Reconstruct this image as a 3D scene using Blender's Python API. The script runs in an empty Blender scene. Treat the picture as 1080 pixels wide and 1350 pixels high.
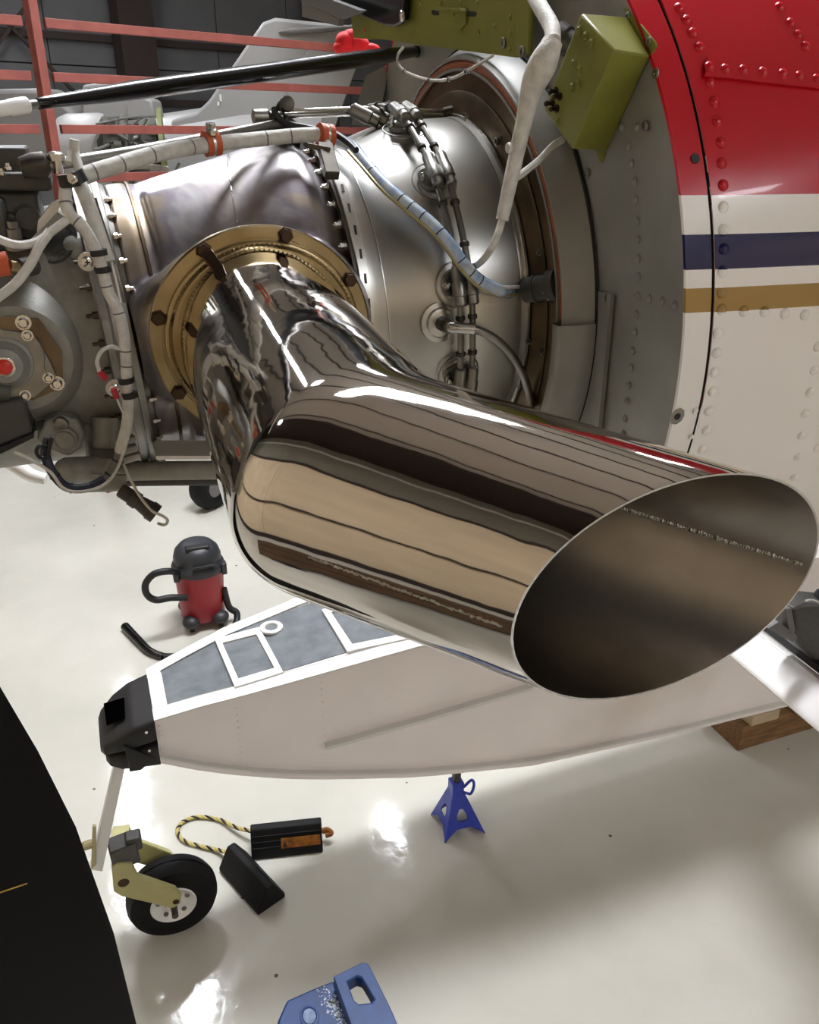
import bpy, math, random
import numpy as np
from mathutils import Vector, Matrix

random.seed(7)
R = math.radians
SC = bpy.context.scene
COL = SC.collection


def V(*a):
    return np.array(a, float)


def unit(v):
    v = np.asarray(v, float)
    return v / np.linalg.norm(v)


# ------------------------------------------------------------------ camera
# world: x = aft along the aircraft, y = away across the aircraft, z = up
YAW, PITCH, ROLL, EYE = 21.5, 25.3, 0.66, V(0, 0, 2.6)
_a, _b, _q = R(YAW), R(PITCH), R(ROLL)
_fh = V(math.sin(_a), math.cos(_a), 0)
CF = _fh * math.cos(_b) - V(0, 0, 1) * math.sin(_b)
_u = _fh * math.sin(_b) + V(0, 0, 1) * math.cos(_b)
_r = V(math.cos(_a), -math.sin(_a), 0)
CR = _r * math.cos(_q) + _u * math.sin(_q)
CU = _u * math.cos(_q) - _r * math.sin(_q)
cam = bpy.data.cameras.new('camera')
cam.sensor_fit = 'HORIZONTAL'
cam.sensor_width = 36
cam.lens = 36
cam.clip_start = 0.02
camo = bpy.data.objects.new('camera', cam)
COL.objects.link(camo)
camo.matrix_world = Matrix(((CR[0], CU[0], -CF[0], EYE[0]), (CR[1], CU[1], -CF[1], EYE[1]),
                            (CR[2], CU[2], -CF[2], EYE[2]), (0, 0, 0, 1)))
SC.camera = camo

# ------------------------------------------------------------------ world, exposure
W = bpy.data.worlds.new('hangar_air')
SC.world = W
W.use_nodes = True
W.node_tree.nodes['Background'].inputs[0].default_value = (0.9, 0.95, 1, 1)
W.node_tree.nodes['Background'].inputs[1].default_value = 0.02
SC.view_settings.view_transform = 'Standard'
SC.view_settings.look = 'None'
SC.view_settings.gamma = 1
SC.view_settings.use_curve_mapping = False
SC.view_settings.exposure = 0.0
LAMP_POWER = 77.0
# along and across the hangar, length along (0) or across (1), size
LAMPS = [(5.84, 6.16, 1, 0.9, .34), (2.44, 6.16, 1, 0.9, .34), (-1.0, 6.16, 1, 0.6, .34), (2.6, 2.57, 0, 2.8, .7), (7.6, 2.57, 0, 1.3, .34),
         (0.0, -7.8, 0, 2.2, .4), (3.6, -7.8, 0, 2.2, .4), (7.2, -7.8, 0, 2.2, .4)]
LAMP_Z = 6.4


# ------------------------------------------------------------------ helpers
def sight(px, py):
    return CF + CR * ((px - 540) / 1080.0) - CU * ((py - 675) / 1080.0)


def on_plane(px, py, n, p):
    d = sight(px, py)
    n = np.asarray(n, float)
    return EYE + d * ((n @ (np.asarray(p, float) - EYE)) / (n @ d))


def on_y(px, py, y):
    return on_plane(px, py, (0, 1, 0), (0, y, 0))


def on_z(px, py, z=0.0):
    return on_plane(px, py, (0, 0, 1), (0, 0, z))


# engine frame: s along the engine axis (aft), a across (minus is the near side), b up
EO = V(0, 1.21, 2.335)
ES = V(math.cos(R(4)), 0, math.sin(R(4)))
EA = V(0, 1, 0)
EB = V(-math.sin(R(4)), 0, math.cos(R(4)))


def E(s, a, b):
    return EO + ES * s + EA * a + EB * b


def Ering(s, rad, th):
    # th measured from the near side (minus a) upwards
    return E(s, -rad * math.cos(th), rad * math.sin(th))


def toE(p):
    d = np.asarray(p) - EO
    return d @ ES, d @ EA, d @ EB


def on_s(px, py, s):
    return on_plane(px, py, ES, EO + ES * s)


def on_body(px, py, rf, lift=0.0):
    """first meeting of the line of sight with the body of revolution of radius rf(s) about the engine axis"""
    d = sight(px, py)

    def f(t):
        s, a, b = toE(EYE + d * t)
        rr = rf(s)
        return math.hypot(a, b) - (rr + lift) if rr > 0 else 1.0
    t = 0.25
    while t < 3.2:
        if f(t) < 0:
            lo, hi = t - 0.01, t
            for _ in range(24):
                m = (lo + hi) / 2
                if f(m) < 0:
                    hi = m
                else:
                    lo = m
            return EYE + d * hi
        t += 0.01
    # missed: nearest approach to the silhouette
    best = min((abs(f(t)), t) for t in np.arange(0.3, 3.2, 0.01) if rf(toE(EYE + d * t)[0]) > 0) if any(rf(toE(EYE + d * t)[0]) > 0 for t in np.arange(0.3, 3.2, 0.01)) else (0, 1.2)
    return EYE + d * best[1]


def normal_E(p):
    s, a, b = toE(p)
    return unit(EA * a + EB * b)


def interp(tab):
    xs = [t[0] for t in tab]
    ys = [t[1] for t in tab]

    def f(s):
        if s < xs[0] or s > xs[-1]:
            return 0.0
        return float(np.interp(s, xs, ys))
    return f


def rot(v, ax, th):
    return v * math.cos(th) + np.cross(ax, v) * math.sin(th) + ax * (ax @ v) * (1 - math.cos(th))


def spline(pts, n=8):
    P = [np.asarray(p, float) for p in pts]
    if len(P) < 3:
        return [P[0] + (P[-1] - P[0]) * k / 2 for k in range(3)]
    out = []
    Q = [2 * P[0] - P[1]] + P + [2 * P[-1] - P[-2]]
    for i in range(1, len(Q) - 2):
        p0, p1, p2, p3 = Q[i - 1:i + 3]
        for k in range(n):
            t = k / n
            out.append(0.5 * ((2 * p1) + (-p0 + p2) * t + (2 * p0 - 5 * p1 + 4 * p2 - p3) * t * t + (-p0 + 3 * p1 - 3 * p2 + p3) * t ** 3))
    out.append(P[-1])
    return out


def frame_of(n):
    n = unit(n)
    h = V(0, 0, 1) if abs(n[2]) < 0.9 else V(1, 0, 0)
    x = unit(np.cross(h, n))
    return x, np.cross(n, x), n


class G:
    """collects shapes for ONE mesh object"""

    def __init__(self):
        self.v, self.f, self.m, self.slot = [], [], [], 0

    def face(self, idx):
        self.f.append(tuple(idx))
        self.m.append(self.slot)

    def add(self, vs, fs):
        k = len(self.v)
        self.v += [tuple(map(float, p)) for p in vs]
        for q in fs:
            self.face([i + k for i in q])
        return self

    def box(self, c, size, x=(1, 0, 0), y=(0, 1, 0), z=None):
        x, y = unit(x), unit(y)
        z = np.cross(x, y) if z is None else unit(z)
        h = [s / 2 for s in size]
        vs = [np.asarray(c) + x * h[0] * i + y * h[1] * j + z * h[2] * k for k in (-1, 1) for j in (-1, 1) for i in (-1, 1)]
        return self.add(vs, [(0, 2, 3, 1), (4, 5, 7, 6), (0, 1, 5, 4), (2, 6, 7, 3), (0, 4, 6, 2), (1, 3, 7, 5)])

    def bar(self, p, q, w, h, up=(0, 0, 1)):
        p, q = np.asarray(p, float), np.asarray(q, float)
        d = unit(q - p)
        y = unit(np.cross(up, d))
        z = np.cross(d, y)
        return self.box((p + q) / 2, (np.linalg.norm(q - p), w, h), d, y, z)

    def prism(self, pts, off):
        pts = [np.asarray(p, float) for p in pts]
        off = np.asarray(off, float)
        n = len(pts)
        nn = sum((np.cross(pts[i] - pts[0], pts[(i + 1) % n] - pts[0]) for i in range(1, n - 1)), V(0, 0, 0))
        if nn @ off > 0:
            pts = pts[::-1]
        vs = pts + [p + off for p in pts]
        return self.add(vs, [tuple(range(n)), tuple(range(2 * n - 1, n - 1, -1))] + [((i + 1) % n, i, i + n, (i + 1) % n + n) for i in range(n)])

    def frameplate(self, outer, inner, off):
        """a flat plate with one hole: outer and inner have the same number of points"""
        n = len(outer)
        off = np.asarray(off, float)
        O = [np.asarray(p, float) for p in outer]
        I = [np.asarray(p, float) for p in inner]
        vs = O + I + [p + off for p in O] + [p + off for p in I]
        fs = []
        for i in range(n):
            j = (i + 1) % n
            fs += [(i, j, n + j, n + i), (2 * n + i, 3 * n + i, 3 * n + j, 2 * n + j), (i, 2 * n + i, 2 * n + j, j), (n + i, n + j, 3 * n + j, 3 * n + i)]
        return self.add(vs, fs)

    def lathe(self, o, axis, prof, n=24, capped=True, closed=False, a0=0.0, a1=None, x=None, sq=(1, 1)):
        X, Y, Z = frame_of(axis)
        if x is not None:
            X = unit(np.asarray(x) - Z * (np.asarray(x) @ Z))
            Y = np.cross(Z, X)
        full = a1 is None
        k = n if full else n + 1
        vs = []
        for t, r in prof:
            for i in range(k):
                th = 2 * math.pi * i / n if full else a0 + (a1 - a0) * i / n
                vs.append(np.asarray(o) + Z * t + (X * math.cos(th) * sq[0] + Y * math.sin(th) * sq[1]) * r)
        fs = []
        m = len(prof)
        for j in range(m if closed else m - 1):
            j2 = (j + 1) % m
            for i in range(n if full else n):
                i2 = (i + 1) % k if full else i + 1
                fs.append((j * k + i, j * k + i2, j2 * k + i2, j2 * k + i))
        if capped and not closed and full:
            if prof[0][1] > 1e-6:
                fs.append(tuple(range(k - 1, -1, -1)))
            if prof[-1][1] > 1e-6:
                fs.append(tuple((m - 1) * k + i for i in range(k)))
        return self.add(vs, fs)

    def cyl(self, p, q, r, r2=None, n=16):
        p, q = np.asarray(p, float), np.asarray(q, float)
        L = np.linalg.norm(q - p)
        return self.lathe(p, q - p, [(0, r), (L, r if r2 is None else r2)], n)

    def ball(self, c, r, n=12, m=8, axis=(0, 0, 1), sq=1.0):
        return self.lathe(np.asarray(c), axis, [(-r * sq * math.cos(math.pi * j / m), max(r * math.sin(math.pi * j / m), 1e-5)) for j in range(m + 1)], n, capped=False)

    def tube(self, pts, r, n=10, capped=True):
        P = [np.asarray(p, float) for p in pts]
        m = len(P)
        rr = r if callable(r) else (lambda t: r)
        T = [unit(P[min(i + 1, m - 1)] - P[max(i - 1, 0)]) for i in range(m)]
        X, Y, _ = frame_of(T[0])
        vs = []
        for i in range(m):
            X = unit(X - T[i] * (X @ T[i]))
            Y = np.cross(T[i], X)
            rad = rr(i / (m - 1))
            for k in range(n):
                th = 2 * math.pi * k / n
                vs.append(P[i] + (X * math.cos(th) + Y * math.sin(th)) * rad)
        fs = [(i * n + k, i * n + (k + 1) % n, (i + 1) * n + (k + 1) % n, (i + 1) * n + k) for i in range(m - 1) for k in range(n)]
        if capped:
            fs += [tuple(range(n - 1, -1, -1)), tuple((m - 1) * n + k for k in range(n))]
        return self.add(vs, fs)

    def grid(self, fn, nu, nv, wrapu=False, flip=False):
        vs = [fn(i / nu, j / nv) for j in range(nv + 1) for i in range(nu + (0 if wrapu else 1))]
        k = nu if wrapu else nu + 1
        fs = []
        for j in range(nv):
            for i in range(nu):
                q = (j * k + i, j * k + (i + 1) % k, (j + 1) * k + (i + 1) % k, (j + 1) * k + i)
                fs.append(q[::-1] if flip else q)
        return self.add(vs, fs)

    def mesh(self, name, mats, sharp=35):
        me = bpy.data.meshes.new(name)
        me.from_pydata(self.v, [], self.f)
        for m in (mats if isinstance(mats, (list, tuple)) else [mats]):
            me.materials.append(m)
        if any(self.m):
            me.polygons.foreach_set('material_index', self.m)
        me.polygons.foreach_set('use_smooth', [True] * len(self.f))
        me.update()
        me.set_sharp_from_angle(angle=R(sharp))
        return me

    def build(self, name, mats, parent=None, sharp=35, bevel=0.0, stuff=False):
        o = bpy.data.objects.new(name, self.mesh(name, mats, sharp))
        COL.objects.link(o)
        if parent is not None:
            o.parent = parent
            o.matrix_parent_inverse = Matrix.Identity(4)
            o.location = -Vector(base_of(parent))
        if bevel:
            b = o.modifiers.new('soft_edge', 'BEVEL')
            b.width = bevel
            b.segments = 2
            b.limit_method = 'ANGLE'
            b.angle_limit = R(40)
        if stuff:
            o['kind'] = 'stuff'
        return o


def base_of(o):
    p = Vector((0, 0, 0))
    while o is not None:
        p = p + o.location
        o = o.parent
    return p


def thing(name, label, cat, loc=(0, 0, 0), group=None):
    o = bpy.data.objects.new(name, None)
    COL.objects.link(o)
    o.empty_display_size = 0.05
    o.location = loc
    return tag(o, label, cat, group)


def tag(o, label, cat, group=None):
    o['label'] = label
    o['category'] = cat
    if group:
        o['group'] = group
    return o


def struct(o):
    o['kind'] = 'structure'
    return o


def put(me, name, parent, pos, normal=(0, 0, 1), scale=1.0, spin=0.0):
    """one more object that shares the mesh me, standing on pos along normal"""
    X, Y, Z = frame_of(normal)
    c, s = math.cos(spin), math.sin(spin)
    X, Y = X * c + Y * s, Y * c - X * s
    o = bpy.data.objects.new(name, me)
    COL.objects.link(o)
    p = Vector(pos)
    if parent is not None:
        o.parent = parent
        p = p - Vector(base_of(parent))
    k = scale
    o.matrix_local = Matrix(((X[0] * k, Y[0] * k, Z[0] * k, p[0]), (X[1] * k, Y[1] * k, Z[1] * k, p[1]), (X[2] * k, Y[2] * k, Z[2] * k, p[2]), (0, 0, 0, 1)))
    return o


# ------------------------------------------------------------------ materials
def lin(c):
    return tuple((x / 255 / 12.92) if x / 255 <= 0.04045 else ((x / 255 + 0.055) / 1.055) ** 2.4 for x in c) + (1,)


def mat(name, col, rough=0.5, metal=0.0, noise=0.0, nscale=20.0, bump=0.0, bscale=60.0, col2=None, rough2=None, coat=0.0, emit=None, stretch=None, spec=None):
    m = bpy.data.materials.new(name)
    m.use_nodes = True
    nt = m.node_tree
    N, L = nt.nodes, nt.links
    b = N['Principled BSDF']
    b.inputs['Base Color'].default_value = lin(col)
    b.inputs['Roughness'].default_value = rough
    b.inputs['Metallic'].default_value = metal
    if coat:
        b.inputs['Coat Weight'].default_value = coat
        b.inputs['Coat Roughness'].default_value = 0.05
    if spec is not None:
        b.inputs['Specular IOR Level'].default_value = spec
    if emit:
        b.inputs['Emission Color'].default_value = lin(col)
        b.inputs['Emission Strength'].default_value = emit
    tc = N.new('ShaderNodeTexCoord')
    src = tc.outputs['Object']
    if stretch:
        mp = N.new('ShaderNodeMapping')
        mp.inputs['Scale'].default_value = stretch
        L.new(src, mp.inputs['Vector'])
        src = mp.outputs['Vector']
    if noise or col2:
        t = N.new('ShaderNodeTexNoise')
        t.inputs['Scale'].default_value = nscale
        t.inputs['Detail'].default_value = 6
        L.new(src, t.inputs['Vector'])
        rp = N.new('ShaderNodeValToRGB')
        c1 = lin(col)
        c2 = lin(col2) if col2 else tuple(x * (1 - noise) for x in c1[:3]) + (1,)
        rp.color_ramp.elements[0].color = c2
        rp.color_ramp.elements[1].color = c1
        rp.color_ramp.elements[0].position = 0.35
        rp.color_ramp.elements[1].position = 0.65
        L.new(t.outputs['Fac'], rp.inputs['Fac'])
        L.new(rp.outputs['Color'], b.inputs['Base Color'])
        if rough2 is not None:
            mr = N.new('ShaderNodeMapRange')
            mr.inputs['From Min'].default_value = 0.35
            mr.inputs['From Max'].default_value = 0.65
            mr.inputs['To Min'].default_value = rough2
            mr.inputs['To Max'].default_value = rough
            L.new(t.outputs['Fac'], mr.inputs['Value'])
            L.new(mr.outputs['Result'], b.inputs['Roughness'])
    if bump:
        t2 = N.new('ShaderNodeTexNoise')
        t2.inputs['Scale'].default_value = bscale
        t2.inputs['Detail'].default_value = 3
        L.new(src, t2.inputs['Vector'])
        bp = N.new('ShaderNodeBump')
        bp.inputs['Strength'].default_value = 1.0
        bp.inputs['Distance'].default_value = bump
        L.new(t2.outputs['Fac'], bp.inputs['Height'])
        L.new(bp.outputs['Normal'], b.inputs['Normal'])
    return m


M = {
    'chock': mat('chock_rubber', (13, 13, 13), .65, spec=.25),
    'void': mat('void_black', (2, 2, 2), 1.0, spec=0.0),
    'mirror': mat('polished_steel', (200, 194, 186), 0.05, 1.0, bump=0.0012, bscale=9),
    'inner': mat('pipe_inner_steel', (166, 161, 154), 0.28, 1.0, noise=0.3, nscale=9, col2=(140, 134, 128), rough2=0.36, bump=0.0006, bscale=14),
    'gold': mat('heat_gilt_steel', (172, 156, 122), 0.28, 1.0, noise=0.3, nscale=16, col2=(148, 130, 94)),
    'bolt_brown': mat('browned_bolt', (74, 58, 46), 0.4, 0.9),
    'silver': mat('brushed_silver', (196, 194, 188), 0.33, 1.0, noise=0.1, nscale=7, bump=0.0003, bscale=30),
    'silver_dull': mat('dull_steel', (150, 148, 142), 0.38, 1.0, noise=0.25, nscale=30),
    'bright': mat('bright_steel', (205, 203, 198), 0.22, 1.0),
    'weld': mat('weld_bead', (170, 168, 160), 0.35, 1.0, bump=0.002, bscale=400),
    'dark_steel': mat('dark_steel', (88, 82, 74), 0.45, 0.85, noise=0.35, nscale=40),
    'brown_steel': mat('brown_stained_steel', (128, 112, 88), 0.38, 0.95, noise=0.4, nscale=12, col2=(92, 78, 62)),
    'cast': mat('grey_casting', (142, 140, 132), 0.5, 0.2, noise=0.15, nscale=60, bump=0.0006, bscale=180),
    'cast_dark': mat('dark_grey_casting', (76, 74, 70), 0.45, 0.3, noise=0.2, nscale=50),
    'black': mat('black_rubber', (18, 18, 19), 0.5),
    'black_gloss': mat('black_gloss', (9, 9, 10), 0.22),
    'blade': mat('prop_black', (6, 6, 7), 0.55, spec=0.2),
    'white_sleeve': mat('white_sleeve', (206, 204, 196), 0.6, noise=0.22, nscale=90, bump=0.0008, bscale=300),
    'clear_sleeve': mat('blue_wrap', (136, 164, 200), 0.25, noise=0.5, nscale=50, col2=(196, 206, 212)),
    'orange': mat('orange_clamp', (196, 88, 46), 0.5, noise=0.2, nscale=80),
    'seal': mat('orange_seal', (156, 84, 42), 0.5, noise=0.3, nscale=30),
    'red': mat('red_plug', (200, 44, 34), 0.35),
    'crimson': mat('red_terminal', (168, 30, 40), 0.4),
    'firewall': mat('firewall_grey', (152, 151, 146), 0.42, 0.35, noise=0.16, nscale=14, bump=0.0003, bscale=40),
    'olive': mat('olive_green_paint', (124, 124, 46), 0.42, noise=0.12, nscale=20),
    'olive_pale': mat('pale_olive_primer', (176, 170, 116), 0.45, noise=0.1, nscale=20),
    'white_paint': mat('white_gloss_paint', (234, 233, 230), 0.22, coat=0.3),
    'float_side': mat('float_grey_paint', (238, 232, 229), 0.35, noise=0.05, nscale=4),
    'float_white': mat('float_white_trim', (214, 213, 208), 0.35),
    'nonslip': mat('nonslip_slate', (112, 117, 119), 0.8, noise=0.3, nscale=18, col2=(94, 99, 102), bump=0.001, bscale=300),
    'bumper': mat('black_bumper', (30, 27, 26), 0.6, noise=0.3, nscale=12),
    'tire': mat('tyre_rubber', (13, 13, 14), 0.65, noise=0.3, nscale=50, spec=.25),
    'vac_red': mat('vacuum_red', (150, 26, 36), 0.4),
    'vac_dark': mat('vacuum_dark', (44, 46, 50), 0.45),
    'blue': mat('blue_steel_paint', (48, 72, 190), 0.35, noise=0.2, nscale=40),
    'blue_plastic': mat('blue_plastic', (28, 62, 116), 0.5, noise=0.5, nscale=26, col2=(22, 52, 100)),
    'wood': mat('old_timber', (140, 104, 66), 0.7, noise=0.4, nscale=8, stretch=(1, 8, 8), col2=(104, 76, 46)),
    'wood_dark': mat('dark_timber', (84, 62, 42), .7, noise=.4, nscale=6),
    'rope': mat('rope_fibre', (190, 174, 108), .8),
    'rack': mat('red_oxide_steel', (138, 72, 62), 0.6, noise=0.2, nscale=10),
    'bg_white': mat('grey_white_paint', (138, 137, 134), 0.4),
    'bg_grey': mat('grey_paint', (104, 102, 99), 0.5),
    'bg_olive': mat('olive_machinery', (62, 64, 44), 0.6, noise=0.5, nscale=9),
    'red_cloth': mat('red_cloth', (206, 28, 34), 0.7),
    'yellow': mat('yellow_mark', (196, 164, 70), 0.6),
    'amber': mat('amber_tape', (150, 92, 24), 0.35, noise=0.4, nscale=40, col2=(90, 52, 14)),
    'bronze': mat('pale_bronze', (168, 158, 118), 0.4, 0.5),
}
BLACK = M['black']


def node_mat(name):
    m = bpy.data.materials.new(name)
    m.use_nodes = True
    return m, m.node_tree.nodes, m.node_tree.links, m.node_tree.nodes['Principled BSDF']


# floor: sealed pale epoxy, glossy with wear
def floor_mat():
    m, N, L, b = node_mat('pale_epoxy_floor')
    tc = N.new('ShaderNodeTexCoord')
    n1 = N.new('ShaderNodeTexNoise'); n1.inputs['Scale'].default_value = 0.9; n1.inputs['Detail'].default_value = 8; n1.inputs['Roughness'].default_value = 0.6
    L.new(tc.outputs['Object'], n1.inputs['Vector'])
    r1 = N.new('ShaderNodeValToRGB')
    r1.color_ramp.elements[0].position = 0.3; r1.color_ramp.elements[0].color = lin((184, 182, 171))
    r1.color_ramp.elements[1].position = 0.7; r1.color_ramp.elements[1].color = lin((206, 203, 192))
    L.new(n1.outputs['Fac'], r1.inputs['Fac'])
    # small dark specks
    vo = N.new('ShaderNodeTexVoronoi'); vo.inputs['Scale'].default_value = 5.0
    L.new(tc.outputs['Object'], vo.inputs['Vector'])
    lt = N.new('ShaderNodeMath'); lt.operation = 'LESS_THAN'; lt.inputs[1].default_value = 0.035
    L.new(vo.outputs['Distance'], lt.inputs[0])
    mx = N.new('ShaderNodeMixRGB'); mx.inputs['Color2'].default_value = lin((90, 88, 84))
    L.new(lt.outputs[0], mx.inputs['Fac']); L.new(r1.outputs['Color'], mx.inputs['Color1'])
    L.new(mx.outputs['Color'], b.inputs['Base Color'])
    n2 = N.new('ShaderNodeTexNoise'); n2.inputs['Scale'].default_value = 6; n2.inputs['Detail'].default_value = 10; n2.inputs['Roughness'].default_value = 0.7
    L.new(tc.outputs['Object'], n2.inputs['Vector'])
    mr = N.new('ShaderNodeMapRange'); mr.inputs['From Min'].default_value = 0.3; mr.inputs['From Max'].default_value = 0.75
    mr.inputs['To Min'].default_value = 0.05; mr.inputs['To Max'].default_value = 0.15
    L.new(n2.outputs['Fac'], mr.inputs['Value']); L.new(mr.outputs['Result'], b.inputs['Roughness'])
    n3 = N.new('ShaderNodeTexNoise'); n3.inputs['Scale'].default_value = 14; n3.inputs['Detail'].default_value = 4
    L.new(tc.outputs['Object'], n3.inputs['Vector'])
    bp = N.new('ShaderNodeBump'); bp.inputs['Distance'].default_value = 0.0012; bp.inputs['Strength'].default_value = 0.6
    L.new(n3.outputs['Fac'], bp.inputs['Height']); L.new(bp.outputs['Normal'], b.inputs['Normal'])
    return m


# exhaust duct: heat-tinted steel, colours that the heat left in the metal
def heat_mat():
    m, N, L, b = node_mat('heat_tinted_steel')
    tc = N.new('ShaderNodeTexCoord')
    n1 = N.new('ShaderNodeTexNoise'); n1.inputs['Scale'].default_value = 7.5; n1.inputs['Detail'].default_value = 4; n1.inputs['Distortion'].default_value = 0.6
    L.new(tc.outputs['Object'], n1.inputs['Vector'])
    r = N.new('ShaderNodeValToRGB')
    el = r.color_ramp.elements
    el[0].position = 0.3; el[0].color = lin((142, 126, 104))
    el[1].position = 0.72; el[1].color = lin((190, 184, 176))
    for p, c in ((0.40, (160, 148, 136)), (0.47, (138, 132, 140)), (0.54, (168, 164, 164)), (0.62, (150, 144, 146))):
        e = el.new(p); e.color = lin(c)
    L.new(n1.outputs['Fac'], r.inputs['Fac'])
    L.new(r.outputs['Color'], b.inputs['Base Color'])
    b.inputs['Metallic'].default_value = 1.0
    n2 = N.new('ShaderNodeTexNoise'); n2.inputs['Scale'].default_value = 30; n2.inputs['Detail'].default_value = 6
    L.new(tc.outputs['Object'], n2.inputs['Vector'])
    mr = N.new('ShaderNodeMapRange'); mr.inputs['To Min'].default_value = 0.32; mr.inputs['To Max'].default_value = 0.46
    L.new(n2.outputs['Fac'], mr.inputs['Value']); L.new(mr.outputs['Result'], b.inputs['Roughness'])
    n3 = N.new('ShaderNodeTexNoise'); n3.inputs['Scale'].default_value = 9
    L.new(tc.outputs['Object'], n3.inputs['Vector'])
    bp = N.new('ShaderNodeBump'); bp.inputs['Distance'].default_value = 0.0009
    L.new(n3.outputs['Fac'], bp.inputs['Height']); L.new(bp.outputs['Normal'], b.inputs['Normal'])
    return m


# fuselage livery: bands by height on the skin
Z_BANDS = [2.5365, 2.4985, 2.465, 2.446, 2.4215]


def livery_mat():
    m, N, L, b = node_mat('striped_livery_paint')
    g = N.new('ShaderNodeNewGeometry')
    sx = N.new('ShaderNodeSeparateXYZ'); L.new(g.outputs['Position'], sx.inputs[0])
    k = N.new('ShaderNodeMath'); k.operation = 'MULTIPLY_ADD'; k.inputs[1].default_value = LIV_SLOPE; k.inputs[2].default_value = -0.6 * LIV_SLOPE
    L.new(sx.outputs['X'], k.inputs[0])
    ad = N.new('ShaderNodeMath'); ad.operation = 'SUBTRACT'
    L.new(sx.outputs['Z'], ad.inputs[0]); L.new(k.outputs[0], ad.inputs[1])
    mr = N.new('ShaderNodeMapRange'); mr.inputs['From Min'].default_value = 2.3; mr.inputs['From Max'].default_value = 2.7
    L.new(ad.outputs[0], mr.inputs['Value'])
    r = N.new('ShaderNodeValToRGB'); r.color_ramp.interpolation = 'CONSTANT'
    el = r.color_ramp.elements
    white, red, navy, gold = lin((244, 242, 239)), lin((190, 12, 34)), lin((14, 18, 76)), lin((166, 134, 78))
    el[0].position = 0; el[0].color = white
    cs = [gold, white, navy, white, red]
    for z, c in zip(Z_BANDS[::-1], cs):
        e = el.new((z - 2.3) / 0.4) if c is not red else el[-1]
        e.position = (z - 2.3) / 0.4
        e.color = c
    L.new(mr.outputs['Result'], r.inputs['Fac'])
    L.new(r.outputs['Color'], b.inputs['Base Color'])
    b.inputs['Roughness'].default_value = 0.24
    b.inputs['Specular IOR Level'].default_value = 0.4
    b.inputs['Coat Weight'].default_value = 0.1
    n3 = N.new('ShaderNodeTexNoise'); n3.inputs['Scale'].default_value = 6
    tc = N.new('ShaderNodeTexCoord'); L.new(tc.outputs['Object'], n3.inputs['Vector'])
    bp = N.new('ShaderNodeBump'); bp.inputs['Distance'].default_value = 0.004
    L.new(n3.outputs['Fac'], bp.inputs['Height']); L.new(bp.outputs['Normal'], b.inputs['Normal'])
    return m


LIV_SLOPE = 0.0
M['floor'] = floor_mat()
M['heat'] = heat_mat()
M['livery'] = livery_mat()
M['tan_wall'] = mat('tan_wall_sheet', (226, 204, 172), 0.7, noise=0.12, nscale=2)
M['pale_wall'] = mat('pale_wall_sheet', (124, 120, 106), 0.7, noise=0.1, nscale=2)
M['bright_trim'] = mat('white_trim', (214, 210, 204), .6)
M['girt'] = mat('brown_girt', (46, 34, 30), 0.7)
M['insul'] = mat('grey_insulation', (92, 92, 93), 0.7, noise=0.1, nscale=3)
M['roof'] = mat('roof_insulation', (182, 174, 166), 0.8)
M['lamp_glow'] = mat('lamp_diffuser', (245, 248, 255), 0.4, emit=LAMP_POWER)
M['lamp_case'] = mat('lamp_case', (190, 190, 190), 0.5)

# ------------------------------------------------------------------ the hangar
ZC = 7.3
RU = unit(V(math.cos(R(22)), math.sin(R(22)), 0))      # along the hangar
RVV = V(-RU[1], RU[0], 0)                               # across the hangar
U0, U1, V0, V1 = -3.2, 15.0, -9.2, 14.5


def room(u, v, z=0.0):
    return RU * u + RVV * v + V(0, 0, z)


RMID = room((U0 + U1) / 2, (V0 + V1) / 2)
g = G(); g.box(RMID + V(0, 0, -0.1), (U1 - U0 + .4, V1 - V0 + .4, 0.2), RU, RVV); struct(g.build('floor', M['floor']))
g = G(); g.box(RMID + V(0, 0, ZC + 0.1), (U1 - U0 + .4, V1 - V0 + .4, 0.2), RU, RVV); ceil = struct(g.build('ceiling', M['roof']))
for k in range(12):
    q = G(); q.box(room(U0 + .9 + k * 1.55, (V0 + V1) / 2, ZC - .06), (.06, V1 - V0, .12), RU, RVV); q.build('purlin', M['girt'], ceil)


def walled(name, p0, p1, inward, low, high, zsplit, npan, girts, gm):
    """a wall of single sheets between two corners, with girts across"""
    d = p1 - p0
    Lw = np.linalg.norm(d)
    d = d / Lw
    gg = G(); gg.box((p0 + p1) / 2 - inward * 0.12 + V(0, 0, ZC / 2), (Lw, 0.1, ZC), d, -inward)
    w = struct(gg.build(name, M['girt']))
    for k in range(npan):
        c = p0 + d * (Lw * (k + 0.5) / npan)
        for z0, z1, m in ((0.0, zsplit, low), (zsplit, ZC, high)):
            q = G(); q.box(c - inward * 0.03 + V(0, 0, (z0 + z1) / 2), (Lw / npan - 0.02, 0.06, z1 - z0 - 0.02), d, -inward)
            q.build('wall_panel', m, w)
    for z, h in girts:
        q = G(); q.box((p0 + p1) / 2 + inward * 0.05 + V(0, 0, z), (Lw, 0.10, h), d, -inward)
        q.build('girt', gm, w)
    return w


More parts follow.
